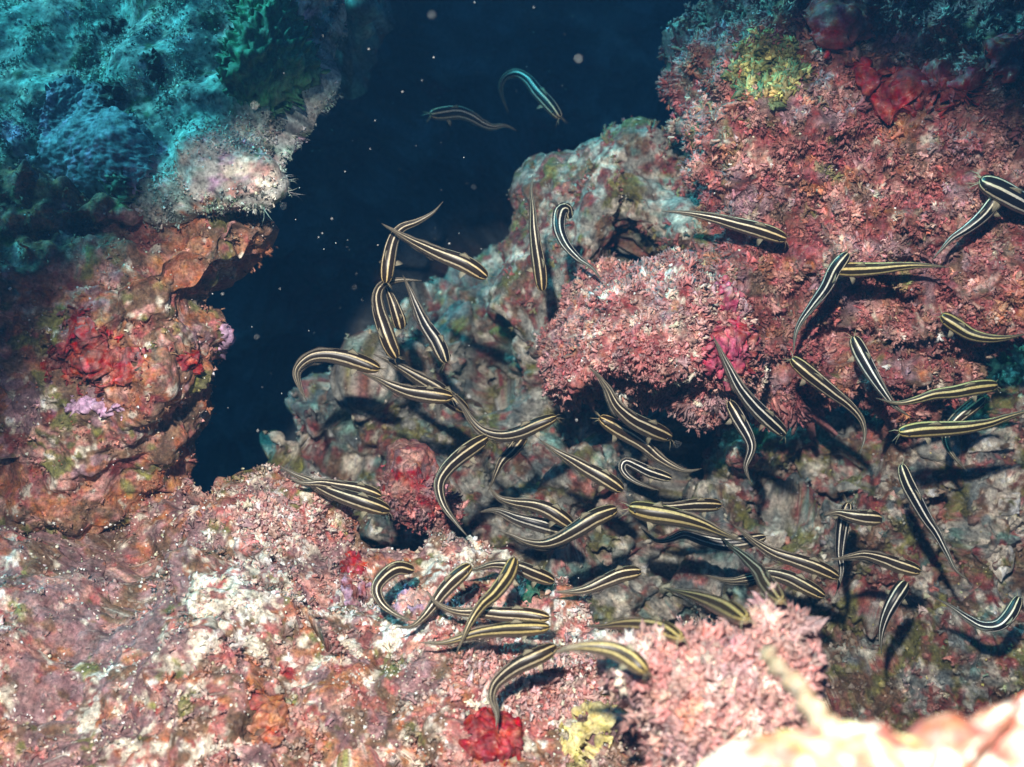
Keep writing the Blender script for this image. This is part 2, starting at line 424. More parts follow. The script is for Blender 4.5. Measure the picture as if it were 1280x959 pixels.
def crust(name, R, poly, pal, label, cat, thick=0.004, mix=(), group=None, mat=None, wob=6, edge=6.0, lump=0.0012, smooth=14, bury=.9):
    """a sponge or crust that grows over the rock: lies on its surface, follows its lumps, edges dip under"""
    V, N, px = R['V'], R['N'], R['px']
    poly = catmull(poly, 90, True)
    lo = poly.min(0) - 30; hi = poly.max(0) + 30
    view = -V / np.linalg.norm(V, axis=1, keepdims=True)
    near = (px > lo).all(1) & (px < hi).all(1) & ((N * view).sum(1) > -0.3)
    D = np.full(len(V), -99.0); w = np.stack([fb(V[near], .012, 31), fb(V[near], .012, 32)], 1) * wob
    D[near] = inside(px[near] + w, poly)
    R['mask'] = np.maximum(R.get('mask', np.zeros(len(V))), (D > 1.5) * 1.0)
    Q = R['Q']; f = Q[(D[Q] > -4).all(1)]
    ids, inv = np.unique(f, return_inverse=True); f = inv.reshape(-1, 4)
    lab = np.arange(len(ids))                      # keep the one largest connected sheet
    for _ in range(400):
        m_ = lab[f].min(1); new = lab.copy()
        for k in range(4): np.minimum.at(new, f[:, k], m_)
        new = new[new]
        if (new == lab).all(): break
        lab = new
    if not len(f): print('EMPTY', label); return None
    big = np.bincount(lab[f[:, 0]]).argmax()
    f = f[lab[f[:, 0]] == big]
    sub, inv = np.unique(f, return_inverse=True); f = inv.reshape(-1, 4); ids = ids[sub]
    v = V[ids]; dd = D[ids]
    prof = np.clip(dd / edge, -0.5, 1); prof = np.where(prof > 0, np.sin(np.maximum(prof, 0) * math.pi / 2)**0.7, prof)
    h = thick * prof + lump * fb(v, 0.010, 33) * np.clip(prof, 0, 1) + 0.4 * lump * fb(v, .004, 34) * np.clip(prof, 0, 1)
    h = np.where(dd < 0, thick * prof - 0.0005, h)
    n0 = N[ids].copy(); deg = np.bincount(f.ravel(), minlength=len(v)).astype(float)[:, None]
    for _ in range(smooth):                      # crusts smooth over the lumps beneath
        for arr in (v, n0):
            m_ = arr[f].mean(1); acc = np.stack([sum(np.bincount(f[:, k], m_[:, ax], len(v)) for k in range(4)) for ax in range(3)], 1)
            arr += (acc / deg - arr) * np.clip((dd[:, None] + 2) / 8, 0, 1)
    n0 /= np.linalg.norm(n0, axis=1, keepdims=True)
    h = h + np.maximum(0, ((V[ids] - v) * n0).sum(1)) * np.where(dd > 0, bury, 0)
    v = v + n0 * h[:, None]
    c = colour(v, [(pal, 0.7, .03)] + [(m_, -0.12, .012) for m_ in mix], (), 6.0)
    o0 = W(v.mean(0))
    me = np_mesh(name, W(v) - o0, f, None, c)
    o = link(name, me, mat or M_SPONGE); o.location = o0
    tag(o, label, cat, group)
    return o

# ================================================================== THE REEF
# --- far wall of the cave
cave = rock('cave_wall', [(-200, -300), (700, -400), (1400, -300), (1500, 400), (1300, 900), (600, 1000), (-100, 900), (-300, 300)],
            (600, 300), 1.9, (0.3, -.55, 1), .22, 300, 90, 3, rough=(.10, .05, .02, .004), lump=(.02, .2),
            base=(('slate', .2, .2), ('brown', 0, .15), ('grey', -.3, .1), ('wine', -.4, .12)), mat=M_FAR, seed=1)
tag(cave['o'], kind='structure')
ledge = rock('cave_ledge', [(380, -80), (470, -90), (485, 0), (470, 55), (450, 88), (425, 84), (395, 60), (370, 0)], (430, 0), 1.05,
             (0.2, .3, 1), .1, 160, 50, 2.4, rough=(.03, .015, .006, .002), base=(('teal', .2, .05), ('grey', 0, .03), ('slate', .1, .04), ('wine', -.3, .04)), mat=M_TURF, seed=2)
tag(ledge['o'], kind='structure')

# --- blue-green overhang at the top left
A = rock('boulder', [(-160, -160), (150, -200), (425, -170), (428, -20), (414, 60), (404, 110), (384, 150), (370, 190), (362, 232), (340, 258), (300, 272),
                     (240, 276), (180, 264), (100, 272), (0, 268), (-160, 262)], (190, 100), .79, (-.32, .34, .88), .04, 620, 220, 4.5,
         rough=(.03, .009, .0025, .0010), lump=(.003, .022),
         base=(('aqua', .35, .04), ('sand', .28, .02), ('slate', -.10, .02), ('moss', -.12, .015), ('lilac', -.3, .04), ('cream', .02, .012), ('dark', -.35, .008), ('wine', -.75, .03)),
         regions=[(325, 232, 66, 40, 'pink', 1.4), (350, 200, 30, 40, 'rose', .9), (255, 225, 70, 36, 'mauve', .9), (300, 215, 30, 20, 'cream', .6), (225, 262, 40, 16, 'rust', 1.2), (350, 215, 20, 26, 'mauve', .7), (275, 258, 50, 12, 'rust', 1.0),  # aqua base and pink rim put part of daylight and strobe light into colour
                  (80, 190, 110, 75, 'slate', .7), (140, 30, 14, 14, 'dark', 1.6), (142, 118, 18, 22, 'moss', 1.4), (190, 85, 14, 24, 'moss', 1.3), (30, 100, 40, 24, 'cream', .7),
                  (100, 72, 30, 14, 'cream', .7), (50, 20, 90, 30, 'mauve', .6), (230, 120, 60, 40, 'grey', .5)], mat=M_TURF, seed=3)
tag(A['o'], 'huge blue-green lit boulder overhanging the cave mouth at top left', 'boulder')
# --- unseen reef wall added on the left to shade the floor from the sun
RW = rock('sun_blocking_wall', [(-900, -1050), (-500, -1100), (-230, -1050), (-150, -500), (-115, 0), (-120, 400), (-140, 800), (-300, 1000), (-900, 1000)], (-480, 50), .54, (.25, 0, 1), .24, 200, 60, 2.4,
          rough=(.03, .02, .01, .003), lump=(.01, .03), base=(('brown', .2, .04), ('mauve', .1, .03), ('grey', 0, .03), ('teal', .0, .04)), mat=M_TURF, seed=15, back=.15)
tag(RW['o'], kind='structure')
# --- rust brown rock under it
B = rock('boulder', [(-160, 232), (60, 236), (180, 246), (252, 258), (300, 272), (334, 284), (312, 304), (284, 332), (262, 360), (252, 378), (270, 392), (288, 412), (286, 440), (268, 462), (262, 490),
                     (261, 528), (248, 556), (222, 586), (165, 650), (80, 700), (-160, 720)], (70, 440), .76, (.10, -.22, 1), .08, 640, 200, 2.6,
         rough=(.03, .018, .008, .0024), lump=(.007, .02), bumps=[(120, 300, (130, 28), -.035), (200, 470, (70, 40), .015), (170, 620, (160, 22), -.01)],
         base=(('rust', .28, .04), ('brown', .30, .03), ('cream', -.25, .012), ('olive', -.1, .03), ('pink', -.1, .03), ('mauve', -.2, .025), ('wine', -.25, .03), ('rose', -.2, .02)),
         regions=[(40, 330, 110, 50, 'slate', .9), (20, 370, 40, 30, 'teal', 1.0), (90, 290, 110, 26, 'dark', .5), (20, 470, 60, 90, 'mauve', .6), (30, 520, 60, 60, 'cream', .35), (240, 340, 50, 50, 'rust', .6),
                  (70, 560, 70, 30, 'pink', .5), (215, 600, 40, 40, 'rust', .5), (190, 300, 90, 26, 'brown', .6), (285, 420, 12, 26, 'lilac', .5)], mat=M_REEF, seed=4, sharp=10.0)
tag(B['o'], 'rust brown boulder with red patches jutting into the cave below the blue-green overhang', 'boulder')
# --- reef floor
FL = rock('reef_floor', [(-160, 640), (40, 664), (110, 644), (180, 617), (222, 595), (236, 622), (258, 654), (268, 650), (262, 628), (264, 608), (290, 600), (345, 615), (400, 624), (470, 672), (520, 694), (600, 684), (640, 712), (692, 734), (735, 784), (780, 807), (850, 824), (930, 830), (1040, 900), (1080, 1000), (1060, 1120), (500, 1250), (-160, 1200)], (430, 850), .64, (0.02, .84, .54), .02, 900, 270, 3.0,
          rough=(.022, .014, .007, .0026), lump=(.006, .016),
          bumps=[(235, 800, (45, 130), .018), (310, 740, (60, 40), .014), (90, 640, (120, 18), -.02), (165, 690, (18, 40), -.012), (300, 890, (14, 30), -.02), (520, 935, (18, 30), -.05), (470, 915, (60, 45), -.018),
                 (380, 640, (60, 30), .012), (330, 610, (45, 25), .018), (560, 680, (70, 14), .008)],
          base=(('cream', -.02, .012), ('fpink', .12, .025), ('rose', .12, .02), ('fmauve', .14, .03), ('brown', .14, .02), ('rust', .0, .02), ('white', -.42, .009), ('olive', -.4, .02), ('red', -.8, .02)),
          regions=[(70, 800, 160, 200, 'fmauve', .95), (100, 720, 150, 60, 'brown', .7), (60, 660, 120, 40, 'brown', .5), (200, 650, 70, 50, 'fmauve', .6), (230, 620, 40, 30, 'rust', .5), (255, 790, 45, 90, 'cream', .7), (310, 750, 60, 50, 'cream', .6), (330, 670, 70, 45, 'white', 1.0), (330, 625, 34, 20, 'white', .9), (285, 770, 30, 60, 'white', .9), (400, 740, 60, 30, 'white', .6),  # pale crust, with the strobe's overexposed streaks put into the white and cream
                   (250, 865, 35, 40, 'olive', 1.0), (225, 750, 15, 12, 'olive', 1.2), (340, 895, 60, 60, 'red', .75), (310, 865, 60, 50, 'rust', .6), (420, 900, 90, 70, 'rust', .3), (470, 920, 60, 40, 'brown', .6), (140, 895, 16, 24, 'yellow', 1.0), (130, 840, 34, 18, 'white', .7),
                   (310, 590, 50, 25, 'olive', .6), (400, 690, 60, 60, 'fmauve', .25), (540, 775, 100, 34, 'white', .9), (620, 690, 90, 34, 'cream', .8), (700, 775, 70, 40, 'white', .9), (480, 680, 60, 30, 'cream', .3), (640, 850, 120, 60, 'rose', .45),
                   (520, 850, 90, 40, 'pink', .4), (440, 830, 90, 50, 'cream', .25), (700, 870, 110, 60, 'rose', .35), (560, 640, 60, 30, 'white', .4), (20, 640, 60, 30, 'teal', .4), (500, 960, 60, 30, 'wine', .5), (180, 940, 60, 30, 'cream', .7)], mat=M_REEF, seed=5, sharp=10.0)
tag(FL['o'], kind='structure')
# --- red algae boulder on the right
D = rock('boulder', [(868, 30), (892, -30), (960, -110), (1100, -160), (1440, -160), (1440, 440), (1290, 446), (1200, 470), (1140, 492), (1100, 498), (1060, 505), (1000, 520), (960, 508), (920, 500), (880, 470), (868, 400), (866, 330), (880, 280),
                     (860, 240), (842, 205), (828, 170), (836, 130), (848, 80)], (1060, 240), .84, (-.12, -.16, 1), .10, 760, 250, 2.4,
         rough=(.03, .026, .012, .003), lump=(.010, .02), bumps=[(1110, 380, (80, 16), -.03), (1070, 420, (22, 50), -.03), (1180, 440, (60, 22), -.02), (1170, 380, (70, 24), .012), (1245, 290, (20, 40), -.02)],
         base=(('crimson', .34, .03), ('rose', .16, .02), ('wine', .14, .025), ('pink', .0, .02), ('mauve', .10, .03), ('cream', -.40, .012), ('olive', -.5, .03), ('rust', -.1, .025), ('brown', .0, .02)),
         regions=[(960, 85, 46, 42, 'olive', 1.2), (975, 100, 30, 30, 'yellow', .9), (980, 20, 70, 36, 'teal', 1.1), (900, 40, 40, 30, 'teal', .6), (1180, 50, 130, 30, 'grey', .9), (1110, 60, 30, 20, 'cream', .5), (1000, 85, 16, 16, 'cream', .8), (1270, 30, 40, 40, 'slate', .8),  # teal along the top puts the blue daylight there into the colour
                  (1170, 400, 90, 50, 'pink', .3), (1230, 200, 60, 80, 'pink', .4), (880, 150, 40, 50, 'pink', .4), (1150, 470, 120, 30, 'grey', .5), (1230, 470, 60, 30, 'brown', .5)], mat=M_RED, seed=6)
tag(D['o'], 'big boulder bristling with dark red algae on the right, red sponges along its top', 'boulder')
D2 = rock('boulder', [(672, 488), (684, 448), (702, 412), (722, 382), (752, 352), (790, 336), (850, 326), (905, 345), (934, 385), (942, 430), (940, 480), (905, 506), (862, 508), (830, 504), (790, 500), (750, 500), (712, 512), (684, 506)],
          (815, 420), .80, (-.05, .06, 1), .09, 460, 150, 2.3, rough=(.02, .012, .006, .003), lump=(.008, .018),
          base=(('crimson', .26, .025), ('rose', .22, .02), ('pink', .12, .02), ('cream', -.12, .012), ('mauve', -.05, .03), ('wine', .0, .02), ('rust', -.3, .02)),
          regions=[(850, 370, 60, 40, 'cream', .4), (840, 400, 50, 40, 'pink', .35), (700, 470, 40, 50, 'mauve', .4), (740, 505, 30, 20, 'rust', 1.0)], mat=M_RED, seed=7)
tag(D2['o'], 'pink and red crusted boulder nose hanging over the dark hole at the centre', 'boulder')
# --- pale rock behind, at the mouth
E = rock('boulder', [(648, 252), (672, 228), (715, 214), (790, 200), (850, 190), (920, 230), (960, 300), (920, 380), (840, 330), (815, 312), (803, 298), (778, 300), (764, 322), (766, 350), (740, 420), (690, 440), (650, 400), (636, 340), (638, 290)],
         (760, 270), 1.0, (-.1, .45, 1), .07, 420, 140, 2.3, rough=(.03, .016, .006, .002), lump=(.007, .03), bumps=[(783, 326, (16, 13), -.10), (762, 322, (9, 12), -.05), (700, 370, (30, 40), -.02)],
         base=(('grey', .32, .03), ('cream', .16, .02), ('wine', .04, .025), ('rose', -.15, .02), ('olive', .08, .03), ('brown', .05, .03), ('teal', -.3, .03)),
         regions=[(860, 265, 60, 34, 'grey', .8), (850, 290, 50, 18, 'cream', .6), (780, 225, 70, 24, 'olive', .5), (730, 240, 50, 24, 'wine', .6), (800, 280, 24, 20, 'yellow', .4), (760, 340, 40, 30, 'rose', .5), (660, 300, 40, 70, 'wine', .9), (690, 380, 50, 50, 'slate', .8), (650, 260, 30, 30, 'brown', .7), (790, 260, 60, 18, 'cream', .4)], mat=M_FAR, seed=8)
tag(E['o'], 'pale grey and maroon rock behind the school, sloping up beside the red algae boulder', 'boulder')
# --- slope at the back of the hole
FS = rock('reef_slope', [(352, 575), (376, 552), (392, 515), (412, 470), (436, 430), (470, 392), (510, 366), (560, 340), (620, 318), (660, 330), (700, 400), (760, 470), (850, 520), (880, 580), (930, 620), (980, 700), (960, 790), (860, 830),
                         (700, 800), (560, 740), (420, 690), (360, 640)], (640, 580), 1.02, (-.05, .62, .8), .06, 640, 220, 2.6, rough=(.05, .028, .012, .004), lump=(.020, .045),
          bumps=[(612, 450, (26, 70), -.14), (560, 350, (60, 40), -.05), (545, 492, (36, 12), .03), (484, 504, (36, 12), .035), (436, 524, (30, 13), .04), (396, 548, (28, 13), .04), (362, 572, (22, 13), .03), (700, 610, (80, 30), .02), (450, 575, (50, 22), -.03), (866, 545, (60, 38), -.22), (770, 640, (60, 20), -.03), (650, 560, (30, 40), -.03), (780, 690, (60, 26), .03),
                 (735, 690, (30, 14), -.05), (880, 770, (40, 20), -.10), (840, 690, (60, 24), -.04), (680, 470, (24, 40), .03)],
          base=(('grey', .26, .04), ('teal', .08, .03), ('cream', .14, .02), ('brown', .22, .03), ('wine', .06, .03), ('olive', .16, .03), ('slate', .1, .04), ('rose', -.1, .025)),
          regions=[(362, 572, 24, 15, 'white', 1.3), (396, 548, 30, 15, 'white', 1.3), (436, 524, 30, 15, 'white', 1.3), (484, 504, 40, 14, 'white', 1.3), (545, 492, 40, 13, 'white', 1.2), (430, 485, 40, 16, 'cream', .8), (520, 480, 60, 20, 'cream', .4), (440, 550, 60, 22, 'wine', .5), (530, 375, 120, 60, 'slate', .9), (600, 350, 70, 50, 'moss', 1.1), (460, 420, 60, 60, 'moss', .9), (400, 500, 40, 24, 'slate', .7), (560, 430, 40, 40, 'olive', .4), (790, 690, 50, 24, 'cream', .6), (860, 710, 60, 24, 'grey', .6),
                   (440, 540, 24, 16, 'magenta', .7), (620, 380, 60, 40, 'wine', .4), (500, 600, 50, 14, 'white', .8), (690, 620, 60, 30, 'grey', .3), (655, 350, 40, 20, 'teal', .6)], mat=M_FAR, seed=9)
tag(FS['o'], kind='structure')
# --- rubble slope lower right
G = rock('rubble_slope', [(886, 600), (896, 560), (930, 540), (985, 536), (1050, 528), (1090, 500), (1150, 470), (1300, 420), (1440, 410), (1440, 1050), (1200, 1090), (1000, 1040), (930, 900), (915, 790), (960, 720), (940, 660), (900, 640)],
         (1150, 690), .95, (-.08, .40, .9), .07, 640, 220, 2.8, rough=(.04, .026, .014, .005), lump=(.022, .034),
         bumps=[(1000, 600, (60, 22), -.03), (1080, 570, (60, 14), -.03), (1190, 660, (16, 60), -.04), (1080, 780, (90, 30), -.05), (1000, 750, (60, 30), -.06), (1000, 830, (80, 50), -.05), (1200, 560, (70, 22), .02), (1250, 680, (40, 60), .03), (1100, 650, (60, 40), .01), (1130, 505, (80, 14), -.04)],
         base=(('brown', .26, .03), ('grey', .10, .025), ('olive', .20, .03), ('rose', .10, .02), ('cream', .10, .016), ('wine', .05, .025), ('slate', .0, .03), ('teal', -.4, .02)),
         regions=[(960, 660, 60, 30, 'grey', .7), (980, 640, 24, 60, 'cream', .4), (1250, 660, 40, 70, 'cream', .5), (1000, 850, 120, 70, 'brown', .5), (1150, 830, 100, 50, 'olive', .4), (1090, 560, 40, 24, 'rose', .6), (1110, 740, 40, 40, 'rose', .4), (1160, 650, 40, 40, 'olive', .5)], mat=M_FAR, seed=10)
tag(G['o'], kind='structure')

# --- small lumps and heads
KN = rock('coral', [(470, 640), (466, 600), (474, 568), (492, 546), (520, 540), (545, 552), (556, 580), (560, 615), (580, 640), (560, 668), (500, 664)], (515, 602), .80, (0, .25, 1), .05, 220, 80, 2.1,
          rough=(.010, .007, .004, .002), lump=(.006, .012), base=(('rose', .3, .02), ('pink', .1, .02), ('red', -.2, .02), ('mauve', -.1, .02)), regions=[(515, 568, 30, 24, 'salmon', .9), (505, 555, 16, 12, 'magenta', .7), (522, 605, 26, 22, 'red', .7), (545, 640, 20, 30, 'mauve', .5)], mat=M_RED, seed=11)
tag(KN['o'], 'rounded pinkish red coral knob standing between the pale ridge and the floor', 'coral')
OK_ = rock('coral', [(900, 568), (906, 552), (924, 546), (944, 556), (960, 570), (950, 586), (925, 590), (906, 584)], (928, 568), .90, (-.2, .1, 1), .03, 120, 40, 2.1, rough=(.006, .004, .003, .001), lump=(.004, .01),
           base=(('rust', .3, .02), ('rose', .1, .02), ('cream', -.2, .01)), regions=[(942, 580, 16, 20, 'grey', .8)], mat=M_RED, seed=12)
tag(OK_['o'], 'small orange tipped coral knob poking into the dark hole below the red boulder', 'coral')
CL = rock('algae_clump', [(768, 832), (800, 812), (850, 798), (890, 786), (925, 768), (955, 756), (990, 766), (1012, 792), (1024, 828), (1022, 868), (1010, 905), (980, 940), (900, 985), (830, 1010), (806, 960), (798, 890)], (890, 880), .50, (0, .5, 1), .035, 380, 130, 2.2,
          rough=(.010, .006, .004, .002), lump=(.006, .012), base=(('rose', .3, .02), ('pink', .35, .02), ('cream', -.05, .012), ('mauve', .0, .02), ('rust', -.4, .02)), regions=[(900, 870, 60, 30, 'rust', .3)], mat=M_RED, seed=13)
tag(CL['o'], 'bushy pale pink algae clump with spiky fronds at the bottom centre right', 'seaweed')
HD = rock('coral', [(816, 990), (850, 950), (890, 918), (950, 902), (1010, 898), (1060, 892), (1088, 884), (1110, 897), (1134, 906), (1152, 884), (1178, 874), (1206, 884), (1238, 878), (1252, 850), (1272, 838), (1320, 820), (1450, 820), (1560, 960), (1500, 1180), (1000, 1180), (820, 1080)], (1100, 1010), .27, (0, .45, 1), .02, 360, 90, 2.4,
          rough=(.004, .003, .0016, .0006), lump=(.003, .008), base=(('salmon', .46, .012), ('cream', .06, .012), ('rust', -.3, .01), ('yellow', -.4, .012)), regions=[(1230, 945, 40, 24, 'pink', .6), (880, 930, 50, 30, 'pink', .5), (1270, 855, 30, 16, 'pink', .5)], mat=M_SPONGE, seed=14)
tag(HD['o'], 'out of focus pale pink coral right in front of the lens at the bottom right', 'coral')

# --- loose pale stones on the rubble slope
STONES = [((1165, 608), 24, 18, .90, 'flat pale stone beside the head of the long striped catfish on the rubble'), ((1172, 553), 16, 14, .885, 'white stone tucked under the yellowish catfish at the right edge of the hole'),
          ((1234, 556), 32, 15, .885, 'long whitish stone right of the dark diving catfish'), ((1077, 690), 13, 11, .90, 'small white stone right of the upright blue-striped catfish'), ((1252, 700), 28, 34, .87, 'large cream stone near the right edge above the curled catfish'),
          ((1262, 628), 22, 22, .87, 'cream stone at the right edge above the large cream stone'), ((1140, 790), 12, 9, .89, 'small grey stone just right of the tail-down catfish'), ((1115, 508), 0, 0, .9, ''), ((1255, 515), 24, 7, .86, 'pinkish red stone above the long tail at the right edge'),
          ((1205, 752), 13, 9, .88, 'small pale stone above the blurred tail of the curled catfish'), ((1060, 610), 18, 13, .915, 'dim grey stone above the short dark catfish on the rubble'), ((1115, 600), 17, 12, .90, 'greenish stone between the hole and the long catfish')]
for i, ((x, y), rx, ry, d, lab) in enumerate(STONES):
    if not rx: continue
    an = np.linspace(0, 2 * math.pi, 9)[:-1]; k = 1 + rng.uniform(-.22, .22, 8)
    pal = 'rose' if 'red' in lab else ('grey' if 'grey' in lab or 'green' in lab else 'cream')
    R = rock('stone', [(x + rx * math.cos(a) * q, y + ry * math.sin(a) * q) for a, q in zip(an, k)], (x, y), d, (0, .4, 1), min(rx, ry) * d / F * .8, 60, 22, 2.0,
             rough=(.004, .004, .0025, .001), base=((pal, .5, .02), ('white' if pal == 'cream' else 'grey', .2, .012), ('brown', -.2, .012), ('olive', -.2, .012)), mat=M_FAR, seed=20 + i)
    tag(R['o'], lab, 'stone', 'pale stones on the rubble slope')

# --- sponges and crusts
crust('sponge', A, [(300, -20), (352, -20), (368, 30), (384, 66), (392, 92), (374, 118), (352, 128), (328, 138), (302, 128), (288, 100), (296, 60), (302, 20)], 'velvet', 'dark green velvety sponge hanging on the blue-green overhang', 'sponge', .008, ('moss',), lump=.0025)
crust('crust', A, [(60, 112), (110, 106), (150, 130), (188, 170), (204, 205), (180, 240), (120, 254), (60, 256), (5, 250), (-10, 225), (40, 190)], 'steel', 'smooth grey sheet of crust spread over the lower blue-green overhang', 'crust', .004, ('lilac',), lump=.0006, smooth=30, bury=.25)
crust('sponge', A, [(132, 224), (150, 212), (168, 212), (176, 232), (174, 250), (150, 256), (138, 246)], 'moss', 'small dark olive sponge at the lower rim of the grey crust', 'sponge', .005, ('dark',))
for (x, y, rx, ry, lab) in [(141, 32, 13, 13, 'round dark spot sponge near the top of the blue-green overhang'), (142, 118, 16, 15, 'round dark olive sponge above the grey crust'), (192, 84, 12, 20, 'narrow dark sponge between the green sponge and the grey crust'), (128, 240, 7, 6, 'tiny dark sponge just left of the olive sponge')]:
    crust('sponge', A, [(x + rx * math.cos(a), y + ry * math.sin(a)) for a in np.linspace(0, 6.28, 9)[:-1]], 'dark', lab, 'sponge', .004, ('moss',), wob=3)
crust('sponge', B, [(78, 392), (100, 386), (122, 394), (128, 420), (150, 436), (182, 446), (186, 466), (160, 480), (128, 486), (96, 478), (66, 480), (52, 462), (60, 440), (84, 424)], 'red', 'broad dark red sponge sheet on the rust brown boulder', 'sponge', .004, ('red', 'wine'), wob=9)
crust('crust', B, [(84, 506), (104, 494), (130, 500), (152, 510), (150, 520), (120, 518), (90, 518)], 'lilac', 'lilac coralline crust under the dark red sponge sheet', 'crust', .003, ('pink',), wob=5)
crust('sponge', B, [(224, 442), (240, 440), (248, 452), (242, 464), (228, 462)], 'red', 'small round red sponge near the tip of the rust brown boulder', 'sponge', .005, ('wine',), wob=3)
crust('crust', B, [(276, 414), (288, 408), (290, 430), (284, 448), (272, 444)], 'lilac', 'small lilac crust on the outermost tip of the rust brown boulder', 'crust', .003, ('rose',), wob=3)
for (pts, lab) in [([(1030, 8), (1050, -2), (1070, 12), (1074, 36), (1060, 50), (1036, 52), (1024, 34)], 'darkest red sponge at the top of the algae boulder beside the blue-lit turf'),
                   ([(1066, 84), (1080, 78), (1094, 90), (1092, 104), (1076, 106)], 'leftmost small red sponge lobe on the algae boulder'),
                   ([(1100, 118), (1122, 104), (1142, 112), (1140, 134), (1122, 144), (1104, 136)], 'low hanging red sponge lobe, lowest of the row on the algae boulder'),
                   ([(1130, 92), (1148, 86), (1158, 104), (1146, 116), (1132, 110)], 'small bright red sponge lobe above the low hanging lobe'),
                   ([(1156, 96), (1176, 88), (1196, 98), (1194, 124), (1174, 134), (1158, 122)], 'wide red sponge lobe in the middle of the row'),
                   ([(1200, 98), (1216, 90), (1230, 98), (1226, 116), (1210, 124), (1200, 114)], 'plump round red sponge lobe right of the wide one'),
                   ([(1234, 62), (1250, 54), (1264, 66), (1260, 86), (1246, 96), (1236, 84)], 'rightmost red sponge lobe near the right edge of the photo')]:
    m_ = np.mean(pts, 0); pts = [tuple(m_ + 1.35 * (np.array(p_) - m_)) for p_ in pts]
    crust('sponge', D, pts, 'red', lab, 'sponge', .013, ('wine',), 'red sponge lobes on the algae boulder', wob=4, edge=8)
crust('crust', D2, [(896, 410), (916, 396), (934, 404), (936, 440), (926, 466), (906, 470), (884, 462), (872, 444), (884, 428)], 'magenta', 'magenta crust with curled rim on the right side of the pink boulder nose', 'crust', .006, ('red', 'rose'), wob=6)
crust('crust', D2, [(896, 352), (914, 358), (926, 374), (920, 390), (904, 380)], 'magenta', 'bright pink crust edge at the upper right of the pink boulder nose', 'crust', .004, ('pink',), wob=4)
crust('sponge', D2, [(722, 502), (742, 490), (758, 496), (756, 512), (738, 520), (722, 516)], 'rust', 'orange red sponge under the pink boulder nose beside a diving catfish', 'sponge', .006, ('red',), wob=4)
crust('sponge', D2, [(712, 474), (724, 470), (732, 480), (722, 490), (710, 486)], 'rose', 'small salmon sponge disc above the orange red sponge', 'sponge', .005, ('pink',), wob=3)
crust('sponge', FL, [(578, 908), (600, 896), (630, 896), (652, 908), (656, 930), (640, 952), (606, 954), (582, 940)], 'red', 'flat brick red sponge disc at the bottom centre of the floor', 'sponge', .006, ('red',), wob=4, smooth=40, bury=.35, lump=.0006)
crust('sponge', FL, [(700, 930), (722, 900), (760, 884), (790, 880), (796, 896), (770, 920), (744, 948), (706, 956)], 'yellow', 'pale yellow sponge beside the brick red disc', 'sponge', .006, ('cream', 'cream'), wob=6, smooth=40)
crust('crust', FL, [(498, 744), (520, 736), (546, 742), (560, 760), (520, 776), (494, 768)], 'pink', 'rosy pink crust beneath the tightly curled catfish', 'crust', .003, ('lilac',), wob=7)
crust('crust', FL, [(428, 700), (440, 690), (458, 700), (456, 716), (436, 722)], 'red', 'small red crust left of the curled catfish', 'crust', .003, ('magenta',), wob=5)
crust('crust', FL, [(424, 730), (446, 724), (462, 734), (452, 752), (430, 758)], 'mauve', 'purple crust just below the small red crust', 'crust', .003, ('lilac', 'wine'), wob=5)
crust('crust', FL, [(620, 736), (640, 728), (660, 738), (654, 756), (620, 762)], 'pink', 'salmon pink crust between the crossing catfish', 'crust', .003, ('rose',), wob=5)
crust('sponge', FL, [(652, 738), (668, 732), (680, 742), (672, 758), (656, 756)], 'green', 'dark green sponge blob beside the salmon crust', 'sponge', .005, ('moss',), wob=4)
crust('crust', FL, [(574, 736), (594, 726), (608, 738), (598, 754), (576, 756)], 'wine', 'dark purple crust patch between two crossing catfish', 'crust', .003, ('mauve',), wob=5)
crust('sponge', FL, [(312, 880), (336, 872), (356, 890), (352, 918), (330, 930), (314, 910)], 'rust', 'orange red sponge in the lower left floor beside a dark crack', 'sponge', .004, ('red', 'red'), wob=7)

# --- turf, algae and nodules that nobody could count
def patchy(R, size, k=0, lo=-.2, hi=.7): return np.clip((fb(R['V'], size, 40 + k) - lo) / (hi - lo), 0, 1)
def away(R, spots):
    g = np.ones(len(R['V']))
    for (x, y, rx, ry, a) in spots: g = g * (1 - a * np.exp(-(((R['px'][:, 0] - x) / rx)**2 + ((R['px'][:, 1] - y) / ry)**2)))
    return g
scatter('algae_turf', D, 21000, .0040, 'bush', tipcol=(.60, .34, .31), tipmix=.22, jitter=.5, weight=.10 + patchy(D, .03, 11))
scatter('algae_turf', D, 900, .006, 'bush', region=[(960, 85, 42, 40)], own=['olive', 'olive', 'moss', 'yellow'], tipcol=(.42, .42, .14), tipmix=.3)
scatter('hanging_algae', D, 500, .0075, 'blade', region=[(1000, 512, 130, 16), (900, 500, 40, 12)], up=W((0, -1.2, 0.2)) - CAM_LOC, tipcol=(.56, .36, .36), tipmix=.4)
scatter('algae_turf', D2, 7000, .0040, 'bush', tipcol=(.72, .5, .46), tipmix=.35, jitter=.45, weight=.25 + patchy(D2, .03))
scatter('hanging_algae', D2, 450, .0065, 'blade', region=[(800, 502, 120, 12)], up=W((0, -1.2, 0.2)) - CAM_LOC, tipcol=(.58, .38, .38), tipmix=.4)
scatter('algae_turf', CL, 7500, .0052, 'bush', tipcol=(.72, .52, .48), tipmix=.4, jitter=.4, tint=(.82, .75, .75))
scatter('algae_turf', KN, 420, .0030, 'bush', tipcol=(.65, .4, .4), tipmix=.3, region=[(545, 640, 50, 40), (470, 630, 20, 50)])
left = away(FL, [(90, 800, 170, 200, .93), (60, 660, 200, 60, .8), (340, 890, 60, 40, .6)])
scatter('coral_nodules', FL, 3600, .0024, 'knob', tipcol=(.80, .70, .60), tipmix=.5, weight=left * patchy(FL, .04, 1))
